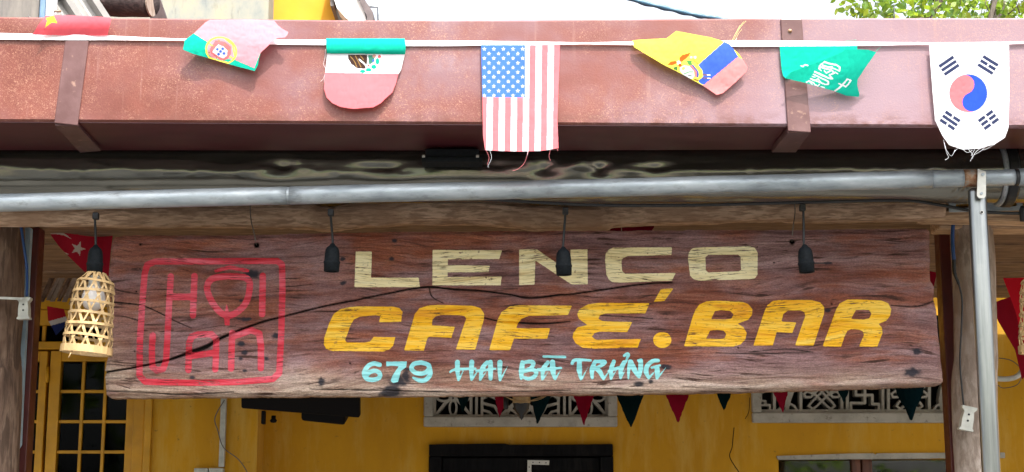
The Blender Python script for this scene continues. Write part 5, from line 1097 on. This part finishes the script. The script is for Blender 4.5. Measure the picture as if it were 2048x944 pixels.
box('roof_eave', xx(640, 0, 9.2), xx(745, 0, 9.2), 9.12, 9.61, zz(-64, 9.2), zz(-78, 9.2), MAT['wboard'], nh)
prism('eave_board', [(655, -60), (666, -60), (668, 12), (661, 12)], 9.12, 9.6, MAT['wboard'], nh)
tube('drain_pipe', [P(733, 12, 9.2), P(758, 14, 9.2), P(759, 90, 9.2)], .012, MAT['galv'], nh, 8)
tag(tube('overhead_cable', spline([P(1200, -28, 5.2), P(1268, 0, 5.2), P(1330, 16, 5.2), P(1390, 30, 5.2), P(1440, 38, 5.2), P(1500, 52, 5.2)], 8), [.0085+.002*math.sin(i*1.3) for i in range(41)], simple('twisted_cable', (.03, .10, .16), .5), None, 8), 'dark blue twisted cable sloping across the white sky', 'cable')
tag(tube('thin_rod', [P(1789.5, 70, 4.4), P(1788, 9, 4.4)], .0018, MAT['black'], None, 6), 'thin black rod standing up behind the gutter before the tree', 'rod')

# ------------------------------------------------------------------ trees
def leaf_mesh(name, centres, size, mat, parent, n, spread, seed):
    rg = np.random.RandomState(seed); V = []; Fc = []
    for c, rad in centres:
        for q in range(n):
            d = rg.normal(size=3); d /= np.linalg.norm(d); p = np.array(c)+d*rad*rg.uniform(.25, 1)**.6
            s = size*rg.uniform(.6, 1.25); a = rg.normal(size=3); a[2] -= .6; a /= np.linalg.norm(a); b = np.cross(a, rg.normal(size=3)); b /= np.linalg.norm(b); nn = np.cross(a, b)
            k = len(V)
            V += [p, p+a*s*.35+b*s*.26+nn*s*.05, p+a*s*.7+b*s*.2, p+a*s, p+a*s*.7-b*s*.2, p+a*s*.35-b*s*.26+nn*s*.05]
            Fc += [(k, k+1, k+5), (k+1, k+2, k+4, k+5), (k+2, k+3, k+4)]
    return mk(name, V, Fc, mat, parent)
tr = thing('leafy_tree', 'bright green leafy tree rising above the gutter at the top right', 'tree', (2.9, 9.6, 0))
rg = np.random.RandomState(3); cs = []
for k in range(60):
    px, py = rg.uniform(1730, 2330), rg.uniform(-330, 46)
    if px < 1790 and py > 20: py -= 50
    p = P(px, py, rg.uniform(8.6, 10.4)); cs.append(((p.x, p.y, p.z), rg.uniform(.16, .30)))
for px, py in ((1716, 3), (1740, 12), (1762, 6), (1775, 26), (1800, 14), (1826, 20), (1855, 8), (1880, 24), (1905, 10), (1930, 24), (1960, 8), (1985, 22), (2010, 4), (2038, 10), (1690, -12)):
    p = P(px, py, rg.uniform(8.7, 9.4)); cs.append(((p.x, p.y, p.z), .11))
leaf_mesh('crown', cs, .065, MAT['leaf'], tr, 36, .3, 5)
t0 = P(1960, 300, 9.6); gnarl('trunk', [(t0.x+.3, 9.6, 0), (t0.x+.25, 9.6, 2.0), (t0.x+.1, 9.6, 3.6), (t0.x+.2, 9.6, 5.0)], [.16, .14, .11, .04], MAT['bark'], tr, 16, .08, 9, 8)
for pts, r in (([(1700, 120), (1850, 34), (1868, 20), (1880, -4), (1900, -60)], .018), ([(1862, 26), (1874, 16), (1885, 2)], .010), ([(1862, 40), (1866, 20), (1872, 14)], .009), ([(1960, 120), (1985, 20), (2010, -80)], .015)):
    tube('branch', spline([P(x, y, 8.9) for x, y in pts], 6), r, MAT['bark'], tr, 8)
rg = np.random.RandomState(8)
for k in range(26):
    px, py = rg.uniform(1720, 2060), rg.uniform(-20, 30); a_ = rg.uniform(-.9, .9); tube('twig', [P(px, py, 9.0), P(px+30*math.sin(a_), py-22*math.cos(a_), 8.98), P(px+52*math.sin(a_+.3), py-46*math.cos(a_), 9.02)], [.004, .003, .0015], MAT['bark'], tr, 5)
# street trees across the road, seen in the glass and in the metal
for i, (x, y, s, lab) in enumerate(((-8.6, -8.6, 1.1, 'round street tree across the road, farthest left'), (-5.2, -8.2, 1.2, 'bushy street tree across the road, second from the left'), (-1.8, -8.8, 1.3, 'tall street tree across the road, left of the middle'), (1.4, -8.3, 1.2, 'street tree across the road, right of the middle'), (4.6, -8.6, 1.3, 'wide street tree across the road, second from the right'), (8.0, -8.4, 1.2, 'round street tree across the road, farthest right'))):
    t = thing('street_tree', lab, 'tree', (x, y, 0), 'street trees across the road')
    rg = np.random.RandomState(20+i); cs = []
    for k in range(26):
        d = rg.normal(size=3); d /= np.linalg.norm(d); cs.append(((x+d[0]*1.35*s, y+d[1]*1.1*s, 2.7*s+d[2]*1.3*s), .5*s))
    leaf_mesh('crown', cs, .20, MAT['leaf'], t, 60, .3, 40+i)
    gnarl('trunk', [(x, y, 0), (x+.05, y, 1.2), (x-.03, y, 2.6*s)], [.13, .10, .05], MAT['bark'], t, 12, .08, 2+i, 6)
